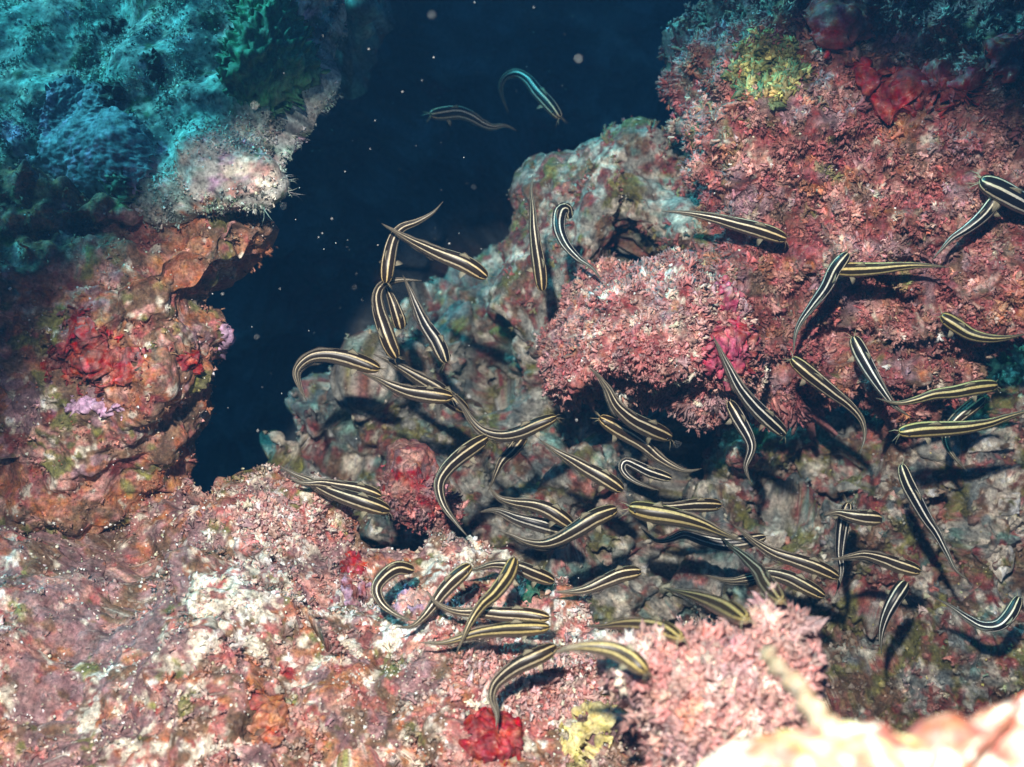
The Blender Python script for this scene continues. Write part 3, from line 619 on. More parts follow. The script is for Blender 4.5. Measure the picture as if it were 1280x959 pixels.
scatter('algae_turf', FL, 4600, .0032, 'bush', tint=(.95, .8, .78), tipcol=(.8, .66, .6), tipmix=.35, jitter=.5, weight=left * patchy(FL, .05, 2))
scatter('algae_turf', FL, 2200, .0046, 'bush', region=[(700, 855, 130, 55), (350, 650, 60, 30)], own=['rose', 'rose', 'pink', 'cream', 'mauve'], tipcol=(.85, .68, .63), tipmix=.45)
scatter('algae_turf', A, 7500, .0021, 'bush', tipcol=(.5, .62, .55), tipmix=.35, jitter=.5, weight=patchy(A, .06, 3))
scatter('hydroid_hairs', A, 45, .0055, 'hair', region=[(374, 215, 20, 55), (404, 110, 16, 60), (335, 262, 40, 10)], tipcol=(.6, .65, .6), tipmix=.4, own=['grey', 'teal', 'slate'])
scatter('algae_turf', B, 1500, .0026, 'bush', tipcol=(.6, .35, .25), tipmix=.3, jitter=.5, weight=patchy(B, .05, 4))
scatter('coral_nodules', G, 1200, .004, 'knob', tipcol=(.6, .55, .45), tipmix=.4, weight=patchy(G, .06, 5))
scatter('algae_turf', G, 1500, .004, 'bush', tipcol=(.5, .42, .36), tipmix=.3, jitter=.5, weight=patchy(G, .05, 6))
scatter('algae_turf', E, 800, .0048, 'bush', tipcol=(.46, .32, .30), tipmix=.3, jitter=.5, weight=patchy(E, .05, 7, .4, 1.0) * away(E, [(860, 270, 70, 40, .9)]), own=['wine', 'rose', 'brown', 'olive'])
scatter('algae_turf', FS, 1000, .004, 'bush', tipcol=(.5, .46, .4), tipmix=.3, jitter=.5, weight=patchy(FS, .06, 8))
scatter('coral_nodules', FS, 600, .004, 'knob', tipcol=(.6, .6, .5), tipmix=.35, weight=patchy(FS, .06, 9))

for R_, n_, k_, own_ in ((FL, 3400, 12, ['white', 'cream', 'cream']), (D, 900, 13, ['white', 'cream', 'pink']), (D2, 500, 14, ['white', 'cream', 'pink']), (A, 1500, 15, ['sand', 'white', 'aqua', 'dark']), (B, 900, 16, ['cream', 'pink', 'white', 'rust']),
                        (G, 900, 17, ['cream', 'grey', 'yellow']), (FS, 700, 18, ['cream', 'grey']), (E, 400, 19, ['cream', 'grey', 'rose'])):
    scatter('shell_grit', R_, n_, .0013, 'knob', own=own_, tipmix=0, jitter=.6, weight=.15 + patchy(R_, .03, k_, 0, 1.2))

# how far away the reef stands behind each spot, so that the school swims in front of it and not through it
CELL = 4; GW, GH = 420, 330
ZB = np.full((GH, GW), 9.0)
for R in ROCKS.values():
    gx = ((R['px'][:, 0] + 160) / CELL).astype(int); gy = ((R['px'][:, 1] + 160) / CELL).astype(int)
    k_ = (gx >= 0) & (gx < GW) & (gy >= 0) & (gy < GH) & (R['V'][:, 2] < -.3)
    np.minimum.at(ZB, (gy[k_], gx[k_]), -R['V'][k_, 2])
for _ in range(2):
    p_ = np.pad(ZB, 1, mode='edge'); ZB = np.min([p_[a:a + GH, b:b + GW] for a in range(3) for b in range(3)], 0)
def clear(x, y): return ZB[np.clip(((np.asarray(y) + 160) / CELL).astype(int), 0, GH - 1), np.clip(((np.asarray(x) + 160) / CELL).astype(int), 0, GW - 1)]

# --- dead branch close to the lens
def tube(name, pts, rad, mat, ns=12):
    p = np.asarray(pts, float); n = len(p); T = np.gradient(p, axis=0); T /= np.linalg.norm(T, axis=1, keepdims=True)
    u = np.cross(T, [0.3, .2, .9]); u /= np.linalg.norm(u, axis=1, keepdims=True); w = np.cross(T, u)
    an = np.linspace(0, 2 * math.pi, ns, endpoint=False)
    rr = np.asarray(rad)[:, None, None]
    V = p[:, None] + rr * (u[:, None] * np.cos(an)[None, :, None] + w[:, None] * np.sin(an)[None, :, None])
    V = np.vstack([V.reshape(-1, 3), p[:1], p[-1:]])
    ii = np.arange(n - 1)[:, None]; jj = np.arange(ns)[None]
    a = ii * ns + jj; b = ii * ns + (jj + 1) % ns
    Q = np.stack([a, b, b + ns, a + ns], -1).reshape(-1, 4); j = np.arange(ns); k = n * ns
    Tt = np.vstack([np.stack([np.full(ns, k), (j + 1) % ns, j], 1), np.stack([np.full(ns, k + 1), (n - 1) * ns + j, (n - 1) * ns + (j + 1) % ns], 1)])
    return V, Q, Tt
br = catmull([P(1042, 925, .27), P(1006, 874, .30), P(980, 842, .33), P(955, 812, .37)], 24)
V, Q, T = tube('b', br, np.linspace(.0027, .0018, 24) * (1 + .18 * np.sin(np.arange(24) * 1.3)), None)
V = V + .0006 * fb(V, .008, 3)[:, None]
o0 = W(br[12]); me = np_mesh('dead_branch', W(V) - o0, Q, T, np.tile(np.array([.50, .31, .19]), (len(V), 1)))
o = link('dead_branch', me, M_SPONGE); o.location = o0
tag(o, 'blurred pale yellow twig sticking up close to the lens before the pink algae clump', 'twig')

# ================================================================== THE SCHOOL OF STRIPED CATFISH
def fish_material(name, stripe, width, edge, dark, yellow):
    m = bpy.data.materials.new(name); t, n, l = nodes(m)
    uv = n.new('ShaderNodeUVMap'); uv.uv_map = 'UVMap'
    sp = n.new('ShaderNodeSeparateXYZ'); l.new(uv.outputs['UV'], sp.inputs['Vector'])
    a1, a2 = 25 / 180, 79 / 180; w = width / 180
    belly = (.46, .42, .35)
    b2 = tuple(x * .8 for x in stripe)
    r = ramp(n, [(0.0, dark), (a1 - w - edge, dark), (a1 - w, stripe), (a1 + w, stripe), (a1 + w + edge, dark), (a2 - w - edge, dark), (a2 - w, b2), (a2 + w * .9, b2),
                 (a2 + w + .02, tuple(x * 2.2 for x in dark)), (0.70, (.20, .17, .13)), (0.80, belly)])
    # slight waver so the stripe edges are not ruled
    tc = n.new('ShaderNodeTexCoord'); x = n.new('ShaderNodeTexNoise'); x.inputs['Scale'].default_value = 160; x.inputs['Detail'].default_value = 3
    l.new(tc.outputs['Object'], x.inputs['Vector'])
    ma = n.new('ShaderNodeMath'); ma.operation = 'MULTIPLY_ADD'; ma.inputs[1].default_value = .035; ma.inputs[2].default_value = -.0175
    l.new(x.outputs['Fac'], ma.inputs[0])
    ad = n.new('ShaderNodeMath'); ad.operation = 'ADD'; l.new(sp.outputs['Y'], ad.inputs[0]); l.new(ma.outputs[0], ad.inputs[1])
    l.new(ad.outputs[0], r.inputs['Fac'])
    # tail end turns plain grey brown, snout yellowish
    rt = ramp(n, [(0.66, (0, 0, 0)), (0.95, (1, 1, 1))]); l.new(sp.outputs['X'], rt.inputs['Fac'])
    mx = n.new('ShaderNodeMix'); mx.data_type = 'RGBA'; mx.inputs['B'].default_value = (.13, .115, .085, 1)
    l.new(rt.outputs['Color'], mx.inputs['Factor']); l.new(r.outputs['Color'], mx.inputs['A'])
    rh = ramp(n, [(0.0, (1, 1, 1)), (0.30, (0, 0, 0))]); l.new(sp.outputs['X'], rh.inputs['Fac'])
    mh = n.new('ShaderNodeMath'); mh.operation = 'MULTIPLY'; mh.inputs[1].default_value = yellow; l.new(rh.outputs['Color'], mh.inputs[0])
    mx2 = n.new('ShaderNodeMix'); mx2.data_type = 'RGBA'; mx2.blend_type = 'MULTIPLY'; mx2.inputs['B'].default_value = (1.0, .80, .36, 1)
    l.new(mh.outputs[0], mx2.inputs['Factor']); l.new(mx.outputs['Result'], mx2.inputs['A'])
    n2 = n.new('ShaderNodeTexNoise'); n2.inputs['Scale'].default_value = 700; l.new(tc.outputs['Object'], n2.inputs['Vector'])
    r2 = ramp(n, [(.3, (.75, .75, .75)), (.7, (1.2, 1.2, 1.2))]); l.new(n2.outputs['Fac'], r2.inputs['Fac'])
    oi = n.new('ShaderNodeObjectInfo'); hv = n.new('ShaderNodeHueSaturation')          # no two fish quite alike
    mv_ = n.new('ShaderNodeMapRange'); mv_.inputs['To Min'].default_value = .72; mv_.inputs['To Max'].default_value = 1.12
    l.new(oi.outputs['Random'], mv_.inputs['Value']); l.new(mv_.outputs['Result'], hv.inputs['Value']); l.new(mx2.outputs['Result'], hv.inputs['Color'])
    mx3 = n.new('ShaderNodeMix'); mx3.data_type = 'RGBA'; mx3.blend_type = 'MULTIPLY'; mx3.inputs['Factor'].default_value = 1
    l.new(hv.outputs['Color'], mx3.inputs['A']); l.new(r2.outputs['Color'], mx3.inputs['B'])
    bs = n.new('ShaderNodeBsdfPrincipled'); bs.inputs['Roughness'].default_value = .36; bs.inputs['Specular IOR Level'].default_value = .35
    l.new(mx3.outputs['Result'], bs.inputs['Base Color'])
    o = n.new('ShaderNodeOutputMaterial'); l.new(bs.outputs['BSDF'], o.inputs['Surface'])
    return m
def fin_material(name, col, alpha):
    m = bpy.data.materials.new(name); t, n, l = nodes(m)
    uv = n.new('ShaderNodeUVMap'); uv.uv_map = 'UVMap'
    sp = n.new('ShaderNodeSeparateXYZ'); l.new(uv.outputs['UV'], sp.inputs['Vector'])
    r = ramp(n, [(0.0, col), (0.55, col), (0.86, tuple(x * .35 for x in col)), (1.0, (.02, .018, .015))]); l.new(sp.outputs['Y'], r.inputs['Fac'])
    tc = n.new('ShaderNodeTexCoord')
    wv = n.new('ShaderNodeTexWave'); wv.inputs['Scale'].default_value = 60; wv.inputs['Distortion'].default_value = 2; l.new(uv.outputs['UV'], wv.inputs['Vector'])
    r2 = ramp(n, [(0, (alpha * .75,) * 3), (1, (alpha * 1.15,) * 3)]); l.new(wv.outputs['Fac'], r2.inputs['Fac'])
    bs = n.new('ShaderNodeBsdfPrincipled'); bs.inputs['Roughness'].default_value = .5; bs.inputs['Specular IOR Level'].default_value = .2
    l.new(r.outputs['Color'], bs.inputs['Base Color']); l.new(r2.outputs['Color'], bs.inputs['Alpha'])
    o = n.new('ShaderNodeOutputMaterial'); l.new(bs.outputs['BSDF'], o.inputs['Surface'])
    return m
def plain(name, col, rough=.4):
    m = bpy.data.materials.new(name); t, n, l = nodes(m)
    tc = n.new('ShaderNodeTexCoord'); x = n.new('ShaderNodeTexNoise'); x.inputs['Scale'].default_value = 600; l.new(tc.outputs['Object'], x.inputs['Vector'])
    r = ramp(n, [(0.3, tuple(c * .8 for c in col)), (0.7, tuple(c * 1.15 for c in col))]); l.new(x.outputs['Fac'], r.inputs['Fac'])
    bs = n.new('ShaderNodeBsdfPrincipled'); bs.inputs['Roughness'].default_value = rough
    l.new(r.outputs['Color'], bs.inputs['Base Color'])
    o = n.new('ShaderNodeOutputMaterial'); l.new(bs.outputs['BSDF'], o.inputs['Surface']); return m
DK = (.030, .021, .015)
FM = {'w': fish_material('catfish_skin', (.76, .67, .47), 4.8, .016, DK, .75),
      'y': fish_material('yellow_catfish_skin', (.60, .50, .23), 6.5, .03, (.030, .022, .012), .5),
      'b': fish_material('pale_striped_catfish_skin', (.78, .76, .66), 5.0, .014, (.014, .013, .016), .6)}
M_FIN = fin_material('fin_membrane', (.42, .37, .29), .36)
M_PEC = fin_material('pectoral_membrane', (.42, .38, .26), .60)
M_EYE = plain('catfish_eye', (.012, .012, .014), .15)
M_BARB = plain('catfish_barbel', (.34, .29, .18))

def uv_mesh(name, V, faces, uvs, o0, mat, parent=None, smooth=True):
    me = bpy.data.meshes.new(name); me.from_pydata([tuple(x) for x in (V - o0)], [], faces); 
    ul = me.uv_layers.new(name='UVMap'); li = np.empty(len(me.loops), np.int32); me.loops.foreach_get('vertex_index', li)
    ul.data.foreach_set('uv', np.asarray(uvs, np.float32)[li].ravel())
    me.polygons.foreach_set('use_smooth', np.full(len(me.polygons), smooth, bool)); me.update()
    return link(name, me, mat, parent)
SU = np.array([0, .015, .04, .08, .13, .20, .30, .42, .55, .68, .80, .90, .97, 1.0])
WU = np.array([.46, .70, .86, .97, 1.03, 1.02, .94, .82, .66, .48, .32, .18, .08, .03])     # half width
HU = np.array([.36, .56, .73, .90, 1.04, 1.12, 1.10, .98, .78, .56, .36, .20, .09, .04])    # half height
eye_me = None
FISH = []
def catfish(label, pts, d, roll=45, hint='U', R=10.5, skin='w', dtail=None, behind=False, group='school of striped catfish', pec=True):
    R = R * .95
    """pts: snout to tail tip, traced; d: distance of the snout, dtail: of the tail; roll: how far the back leans away from the lens"""
    dtail = d if dtail is None else dtail
    q = np.asarray(pts, float); n = 44
    sp2 = catmull(q, n); t = np.linspace(0, 1, n)
    gap = clear(sp2[:, 0], sp2[:, 1]) - R * 1.15 * d / F - .012
    if not behind: d, dtail = d + min(0, (gap - d)[:22].min()), dtail + min(0, (gap - dtail)[16:].min())
    dep = d + (dtail - d) * t + 0.003 * np.sin(t * 5 + len(label))
    C = np.stack([(sp2[:, 0] - 640) / F * dep, -(sp2[:, 1] - 479.5) / F * dep, -dep], 1)
    T = np.gradient(C, axis=0); T /= np.linalg.norm(T, axis=1, keepdims=True)
    V = -C / np.linalg.norm(C, axis=1, keepdims=True); V = V - (V * T).sum(1, keepdims=True) * T; V /= np.linalg.norm(V, axis=1, keepdims=True)
    L = np.cross(V, T)
    h = {'U': (0, 1, 0), 'D': (0, -1, 0), 'L': (-1, 0, 0), 'R': (1, 0, 0)}[hint]
    if (L[4:18] @ np.array(h)).mean() < 0: L = -L
    roll_ = math.radians(roll) * np.ones(n)
    D = np.cos(roll_)[:, None] * V + np.sin(roll_)[:, None] * L
    X = np.cross(T, D)
    Rm = R * (d + dtail) * .5 / F
    su = np.concatenate([np.linspace(0, .12, 10), np.linspace(.12, 1, n - 9)[1:]])
    def at(A, s): return np.stack([np.interp(s, t, A[:, k]) for k in range(3)], 1)
    c, x, dd = at(C, su), at(X, su), at(D, su)
    w, hh = np.interp(su, SU, WU) * Rm, np.interp(su, SU, HU) * Rm
    m = 20; an = np.linspace(-math.pi, math.pi, m + 1)
    cosn = np.cos(an); sinn = np.sin(an)
    ring = c[:, None] + w[:, None, None] * np.sign(sinn)[None, :, None] * np.abs(sinn)[None, :, None]**.9 * x[:, None] + hh[:, None, None] * cosn[None, :, None] * dd[:, None]
    N0 = len(su)
    Vb = ring[:, :-1].reshape(-1, 3)
    Vb = np.vstack([Vb, c[:1] + (c[0] - c[1]) / np.linalg.norm(c[0] - c[1]) * Rm * .14, c[-1:] + T[-1:] * Rm * .2])
    faces = []
    for i in range(N0 - 1):
        for j in range(m):
            a, b = i * m + j, i * m + (j + 1) % m
            faces.append((a, b, b + m, a + m))
    k = N0 * m
    for j in range(m):
        faces.append((k, (j + 1) % m, j)); faces.append((k + 1, (N0 - 1) * m + j, (N0 - 1) * m + (j + 1) % m))
    uv = np.zeros((len(Vb), 2)); uv[:-2, 0] = np.repeat(su, m); uv[:-2, 1] = np.abs(np.tile(an[:-1], N0)) / math.pi
    uv[-2] = (0, .4); uv[-1] = (1, .4)
    Vw = W(Vb); o0 = W(c[8])
    body = uv_mesh('catfish', Vw, faces, uv, o0, FM[skin])
    tag(body, label, 'fish', group)
    # eel-like fin round the tail: along the back, round the tip and back along the belly
    def edge_fin(sign, s0, hmax):
        s = np.linspace(s0, 1.0, 26); cc, d2, x2 = at(C, s), at(D, s), at(X, s)
        hb = np.interp(s, SU, HU) * Rm * .92
        prof = hmax * Rm * np.clip((s - s0) / .12, 0, 1)**.7 * np.clip((1.0 - s) / .5, 0.0, 1)**.8
        base = cc + sign * hb[:, None] * d2
        tip = cc + sign * (hb + prof + .02 * Rm)[:, None] * d2 + 0.12 * Rm * np.sin(s * 40 + len(label))[:, None] * x2 * (prof / (hmax * Rm))[:, None]
        th = .05 * Rm
        return s, base + th * x2, base - th * x2, tip
    Vf, Ff, Uf = [], [], []
    for sign, s0, hm in ((1, .38, .55), (-1, .40, .85)):
        s, a, b, tp = edge_fin(sign, s0, hm); k = len(Vf); nn = len(s)
        for i in range(nn):
            Vf += [a[i], tp[i], b[i]]; Uf += [(s[i], 0), (s[i], 1), (s[i], 0)]
        for i in range(nn - 1):
            o = k + 3 * i
            Ff.append((o, o + 3, o + 4, o + 1)); Ff.append((o + 1, o + 4, o + 5, o + 2)); Ff.append((o + 2, o + 5, o + 3, o))
    par = Vector(o0)
    def child(name, Vx, F_, U_, mat):
        ch = uv_mesh(name, W(np.array(Vx)), F_, U_, o0, mat, body); return ch
    # two runs of one continuous fin stay one part; its halves meet at the tail tip
    tipv = len(Vf); Vf.append(c[-1] + T[-1] * Rm * .25); Uf.append((1, 1)); nn = 26
    e1 = 3 * (nn - 1); e2 = 3 * nn + 3 * (nn - 1)
    Ff.append((e1, e1 + 1, tipv)); Ff.append((e2, tipv, e2 + 1)); Ff.append((e1 + 2, tipv, e1 + 1)); Ff.append((e2 + 2, e2 + 1, tipv))
    child('tail_fin', Vf, Ff, Uf, M_FIN)
    # first dorsal fin
    s = np.linspace(.185, .285, 6); cc, d2, x2 = at(C, s), at(D, s), at(X, s); hb = np.interp(s, SU, HU) * Rm * .95
    pr = np.array([.1, .8, 1.0, .7, .35, .05]) * Rm * .85; tn = at(T, s)
    base = cc + hb[:, None] * d2; tp = base + pr[:, None] * (d2 + .55 * tn)
    Vd, Fd, Ud = [], [], []
    for i in range(6): Vd += [base[i] + .04 * Rm * x2[i], tp[i], base[i] - .04 * Rm * x2[i]]; Ud += [(i / 6, 0), (i / 6, 1), (i / 6, 0)]
    for i in range(5):
        o = 3 * i; Fd += [(o, o + 3, o + 4, o + 1), (o + 1, o + 4, o + 5, o + 2)]
    child('dorsal_fin', Vd, Fd, Ud, M_PEC)
    # pectoral fins
    if pec:
        s0 = np.array([.165]); cc, d2, x2, tn = at(C, s0)[0], at(D, s0)[0], at(X, s0)[0], at(T, s0)[0]
        for sg in (1, -1):
            root = cc + sg * .86 * Rm * x2 - .55 * Rm * d2
            out_ = sg * x2 * .75 - d2 * .35
            Vp, Fp, Up = [root, root + tn * .35 * Rm], [], [(0, 0), (0, 0)]
            nf = 7
            for i in range(nf):
                f = i / (nf - 1); dr = out_ * (1 - f * .55) + tn * (.35 + .95 * f); dr = dr / np.linalg.norm(dr)
                ln = Rm * (1.2 - .7 * f)
                Vp.append(root + tn * .35 * Rm * f + dr * ln); Up.append((f, 1))
            for i in range(nf - 1): Fp.append((0 if i < 3 else 1, 2 + i, 3 + i))
            Fp.append((0, 5, 1))
            child('pectoral_fin', Vp, Fp, Up, M_PEC)
    # eyes
    s0 = np.array([.055]); cc, d2, x2, tn = at(C, s0)[0], at(D, s0)[0], at(X, s0)[0], at(T, s0)[0]
    wv, hv = np.interp(.055, SU, WU) * Rm, np.interp(.055, SU, HU) * Rm
    for sg in (1, -1):
        a = math.radians(68); e = cc + sg * wv * math.sin(a) * x2 * .97 + hv * math.cos(a) * d2; r = .165 * Rm
        Ve, Fe = [], []
        for i in range(4):
            ph = math.pi / 2 * (i / 3.0) - 0.0
            for j in range(8):
                th = j * math.pi / 4
                Ve.append(e + r * (math.cos(ph) * (math.cos(th) * tn + math.sin(th) * d2) + math.sin(ph) * .8 * sg * x2))
        for i in range(3):
            for j in range(8): Fe.append((i * 8 + j, i * 8 + (j + 1) % 8, (i + 1) * 8 + (j + 1) % 8, (i + 1) * 8 + j))
        child('eye', Ve, Fe, [(0, 0)] * len(Ve), M_EYE)
    # barbels: two pairs that show
    tn = T[0]; d2, x2 = D[0], X[0]; r0 = np.random.default_rng(len(label) * 7 + int(q[0, 0]))
    for sg in (1, -1):
        for kk in range(2):
            root = C[0] + sg * Rm * (.22 + .08 * kk) * x2 - Rm * (.05 + .12 * kk) * d2
            dr = -tn * (.85 - .3 * kk) + sg * x2 * r0.uniform(.35, .8) - d2 * (.15 + .45 * kk)
            p1 = root + dr * Rm * .55; p2 = root + dr * Rm * r0.uniform(.95, 1.35) - d2 * Rm * .25 + r0.normal(0, .12, 3) * Rm
            Vb_, Fb_ = [], []
            for (pt, rr) in ((root, .075), (p1, .05), (p2, .015)):
                for j in range(3):
                    a = j * 2.094; Vb_.append(pt + Rm * rr * (math.cos(a) * x2 + math.sin(a) * d2))
            for i in range(2):
                for j in range(3): Fb_.append((i * 3 + j, i * 3 + (j + 1) % 3, i * 3 + 3 + (j + 1) % 3, i * 3 + 3 + j))
            child('barbel', Vb_, Fb_, [(0, 0)] * 9, M_BARB)
    body.location = o0
    FISH.append(body)
    return body

Fh = catfish
# upper group over the dark water
Fh('catfish lying slantwise, head down right, the upper one of the crossed pair over dark water', [(608, 346), (581, 330), (550, 318), (522, 305), (498, 292), (478, 280)], .74, 45, 'R')
Fh('catfish facing straight down, thin tail curving off to the upper right over dark water', [(482, 353), (486, 323), (492, 299), (502, 285), (522, 277), (541, 266), (553, 253)], .76, 22, 'L', R=9.5)
Fh('left of the three downward catfish, bowed out to the left against the dark hole', [(495, 447), (487, 429), (479, 405), (473, 385), (472, 367), (480, 355), (500, 350), (526, 351)], .77, 32, 'L')
Fh('middle of the three downward catfish, partly behind the bowed one', [(502, 411), (497, 395), (490, 375), (483, 358), (479, 342)], .79, 20, 'R', R=9)
Fh('right of the three downward catfish, white stripes and head at the grey reef', [(558, 453), (546, 428), (532, 407), (522, 386), (513, 364), (504, 345)], .77, 40, 'R', R=10, skin='b')
Fh('leftmost catfish, arched with its tail hooked down over the dark water', [(474, 461), (449, 453), (428, 447), (406, 444), (386, 448), (371, 463), (374, 482), (383, 500)], .76, 50, 'U', R=10.5)
Fh('catfish half hidden behind the pale-striped one, its dark head showing beyond the snout', [(584, 514), (562, 499), (545, 485), (526, 474), (504, 461), (482, 449), (467, 443)], .79, 45, 'U', R=10)
Fh('pale-striped catfish crossing in front of another above the pale ridge', [(565, 496), (537, 494), (511, 490), (489, 482), (471, 473), (452, 466)], .75, 45, 'U', R=10.5)
Fh('catfish swimming up right with its tail sagging in a long U under the pale ridge', [(695, 521), (672, 531), (650, 541), (628, 545), (608, 541), (593, 530), (580, 511), (566, 492)], .74, 48, 'U', R=9)
Fh('catfish with a C-shaped tail running down beside the pinkish coral knob', [(608, 547), (581, 566), (559, 586), (549, 606), (554, 630), (569, 652), (584, 670)], .73, 30, 'L', R=10.5)
Fh('small dark catfish with its tail dropping straight down behind the U-bent one', [(656, 543), (642, 562), (628, 576), (621, 590), (616, 602), (610, 614)], .80, 25, 'L', R=8.5)
Fh('straight catfish slanting down right alone in the middle of the grey reef', [(778, 612), (755, 598), (733, 586), (711, 573), (692, 562), (675, 550)], .75, 45, 'U', R=10)
Fh('upper of two parallel catfish left of the middle, tail bent up at its end', [(716, 657), (689, 640), (668, 632), (641, 628), (622, 621), (611, 607)], .75, 48, 'U', R=10)
Fh('lower of two parallel catfish left of the middle, mostly under the other', [(706, 664), (674, 656), (646, 648), (620, 638), (600, 640)], .77, 55, 'U', R=9, skin='b')
Fh('catfish rising to the upper right with a thick brown back, crossing the parallel pair', [(770, 636), (743, 648), (721, 662), (697, 675), (678, 680), (658, 677), (640, 669), (624, 664)], .72, 45, 'U', R=11)
Fh('broad pale catfish facing left in the centre with whiskers spread', [(787, 634), (813, 641), (846, 647), (875, 655), (901, 666), (930, 678)], .71, 48, 'U', R=12.5, skin='y')
Fh('catfish facing right just behind the broad pale one, only its fore part clear', [(901, 631), (868, 632), (840, 634), (813, 632), (788, 630)], .75, 40, 'U', R=9)
# under the pink boulder nose
Fh('catfish diving down right from the pink boulder nose, tail tip against the red crust', [(838, 546), (810, 535), (788, 523), (770, 506), (760, 487), (748, 470), (738, 461)], .73, 45, 'R', R=11)
Fh('catfish with its head up left under the boulder nose, tail in the dark hole', [(750, 522), (777, 539), (803, 555), (823, 572), (843, 584), (860, 589), (876, 586)], .75, 45, 'U', R=10)
Fh('catfish folded into a hairpin at the edge of the dark hole', [(839, 598), (812, 590), (795, 582), (782, 577), (778, 586), (788, 598), (806, 607), (824, 613)], .76, 35, 'U', R=7.5, skin='b')
Fh('longest catfish over the red boulder, slanting down right past a magenta crust', [(981, 542), (950, 515), (927, 488), (912, 461), (901, 439), (891, 420)], .74, 42, 'R', R=10, skin='b')
Fh('catfish facing up left just below the longest one, tail hanging past the orange knob', [(912, 502), (924, 525), (936, 547), (939, 562), (932, 585), (940, 606)], .75, 32, 'R', R=9, skin='b')
Fh('catfish facing up left with its tail curling down over the dark gap', [(990, 448), (1014, 469), (1040, 490), (1062, 507), (1077, 525), (1081, 546), (1075, 566)], .74, 25, 'U', R=10, skin='w')
Fh('steep catfish hanging from the horizontal olive one, its tail pointing down left', [(1060, 317), (1044, 336), (1033, 358), (1017, 380), (1001, 402), (994, 420), (992, 442)], .76, 25, 'R', R=9, skin='b')
Fh('olive catfish lying level on the red boulder, facing left', [(1038, 336), (1070, 337), (1098, 336), (1127, 333), (1153, 332), (1186, 334)], .745, 30, 'U', R=9.5, skin='y')
Fh('catfish resting in the middle of the red boulder, facing right with its shadow ahead', [(982, 298), (950, 288), (920, 280), (890, 272), (856, 266), (828, 264)], .745, 35, 'U', R=10, skin='w')
Fh('catfish cut off by the right edge at the upper right, facing left', [(1226, 225), (1252, 239), (1282, 256), (1315, 270), (1350, 280), (1380, 284)], .73, 35, 'U', R=14, skin='b')
Fh('catfish just below the cut-off one, its body sloping down left', [(1248, 243), (1231, 267), (1210, 285), (1190, 298), (1176, 313), (1166, 324)], .75, 20, 'L', R=9, skin='b')
Fh('catfish with an olive head at the right edge below the level olive one', [(1177, 394), (1196, 407), (1214, 418), (1237, 423), (1261, 422), (1284, 417)], .74, 25, 'U', R=9.5, skin='y')
Fh('catfish pointing its head up on the lower red boulder, right of the curled-tail one', [(1067, 421), (1077, 444), (1089, 466), (1104, 489), (1119, 508), (1138, 521)], .74, 35, 'R', R=10, skin='b')
Fh('dull catfish facing right with its tail crossing the upward-pointing one', [(1245, 481), (1218, 485), (1194, 490), (1168, 493), (1145, 500), (1121, 504), (1096, 498)], .73, 28, 'U', R=9.5, skin='y')
Fh('yellow broad-striped catfish facing left at the right edge below the dull one', [(1124, 540), (1153, 537), (1181, 536), (1209, 534), (1237, 529), (1258, 522), (1284, 514), (1304, 507)], .72, 30, 'U', R=10.5, skin='y')
Fh('dark catfish passing behind the yellow broad-striped one', [(1230, 497), (1209, 512), (1194, 525), (1183, 540), (1184, 557), (1194, 573), (1208, 588)], .77, 20, 'R', R=9)
# rubble slope
Fh('long catfish with its head up and tail trailing down right over the rubble', [(1127, 581), (1134, 603), (1145, 625), (1158, 648), (1171, 667), (1183, 690), (1195, 713), (1211, 726)], .74, 30, 'R', R=9, skin='b')
Fh('short dark catfish seen end-on across the upright one', [(1100, 648), (1079, 647), (1061, 644), (1046, 641), (1030, 644)], .745, 45, 'U', R=10, skin='w')
Fh('upright blue-white striped catfish with its tail straight down', [(1061, 629), (1054, 654), (1051, 676), (1050, 693), (1052, 713), (1048, 733), (1044, 745)], .77, 8, 'R', R=8.5, skin='b')
Fh('catfish facing right on the rubble, its tail crossing the upright one', [(1150, 714), (1124, 707), (1102, 699), (1081, 694), (1062, 696), (1040, 700)], .75, 50, 'U', R=9.5)
Fh('tail-down catfish with a bright white stripe, lowest on the rubble', [(1132, 728), (1121, 744), (1111, 762), (1104, 780), (1101, 798), (1102, 817)], .74, 5, 'L', R=9.5, skin='b')
Fh('curled catfish at the right edge with its head turned up, over the rubble', [(1274, 747), (1263, 767), (1248, 781), (1228, 782), (1209, 772), (1190, 759), (1168, 747)], .73, 30, 'D', R=8.5, skin='b')
Fh('catfish swimming down right from the centre towards the upright one', [(1047, 721), (1022, 710), (996, 701), (969, 692), (948, 680), (928, 665), (916, 655)], .74, 48, 'U', R=9.5)
Fh('wavy catfish just above the spiky algae clump, head down right', [(1030, 745), (1002, 731), (983, 722), (959, 717), (937, 723), (910, 726), (882, 719)], .72, 50, 'U', R=9.5)
Fh('catfish diving steeply behind the wavy one with its whiskers at the algae clump', [(976, 751), (959, 731), (948, 714), (930, 696), (910, 680), (898, 668)], .77, 40, 'R', R=9.5)
Fh('dark sagging catfish under the broad pale one, showing a thin white belly stripe', [(956, 671), (930, 678), (904, 680), (880, 675), (856, 668), (838, 674), (820, 676), (802, 661)], .77, 62, 'U', R=9, skin='b')
Fh('catfish slanting down behind the left tip of the spiky algae clump', [(932, 774), (905, 760), (879, 749), (857, 742), (830, 735)], .68, 55, 'U', R=11, skin='y')
Fh('catfish nosing into the left edge of the algae clump', [(850, 798), (826, 787), (800, 782), (776, 781), (754, 783), (733, 783)], .62, 58, 'U', R=10.5, skin='y')
Fh('catfish rising to the right alone beside the pale ridge of stones', [(800, 714), (776, 719), (754, 728), (732, 737), (710, 740), (693, 740)], .67, 50, 'U', R=9.5, skin='w')
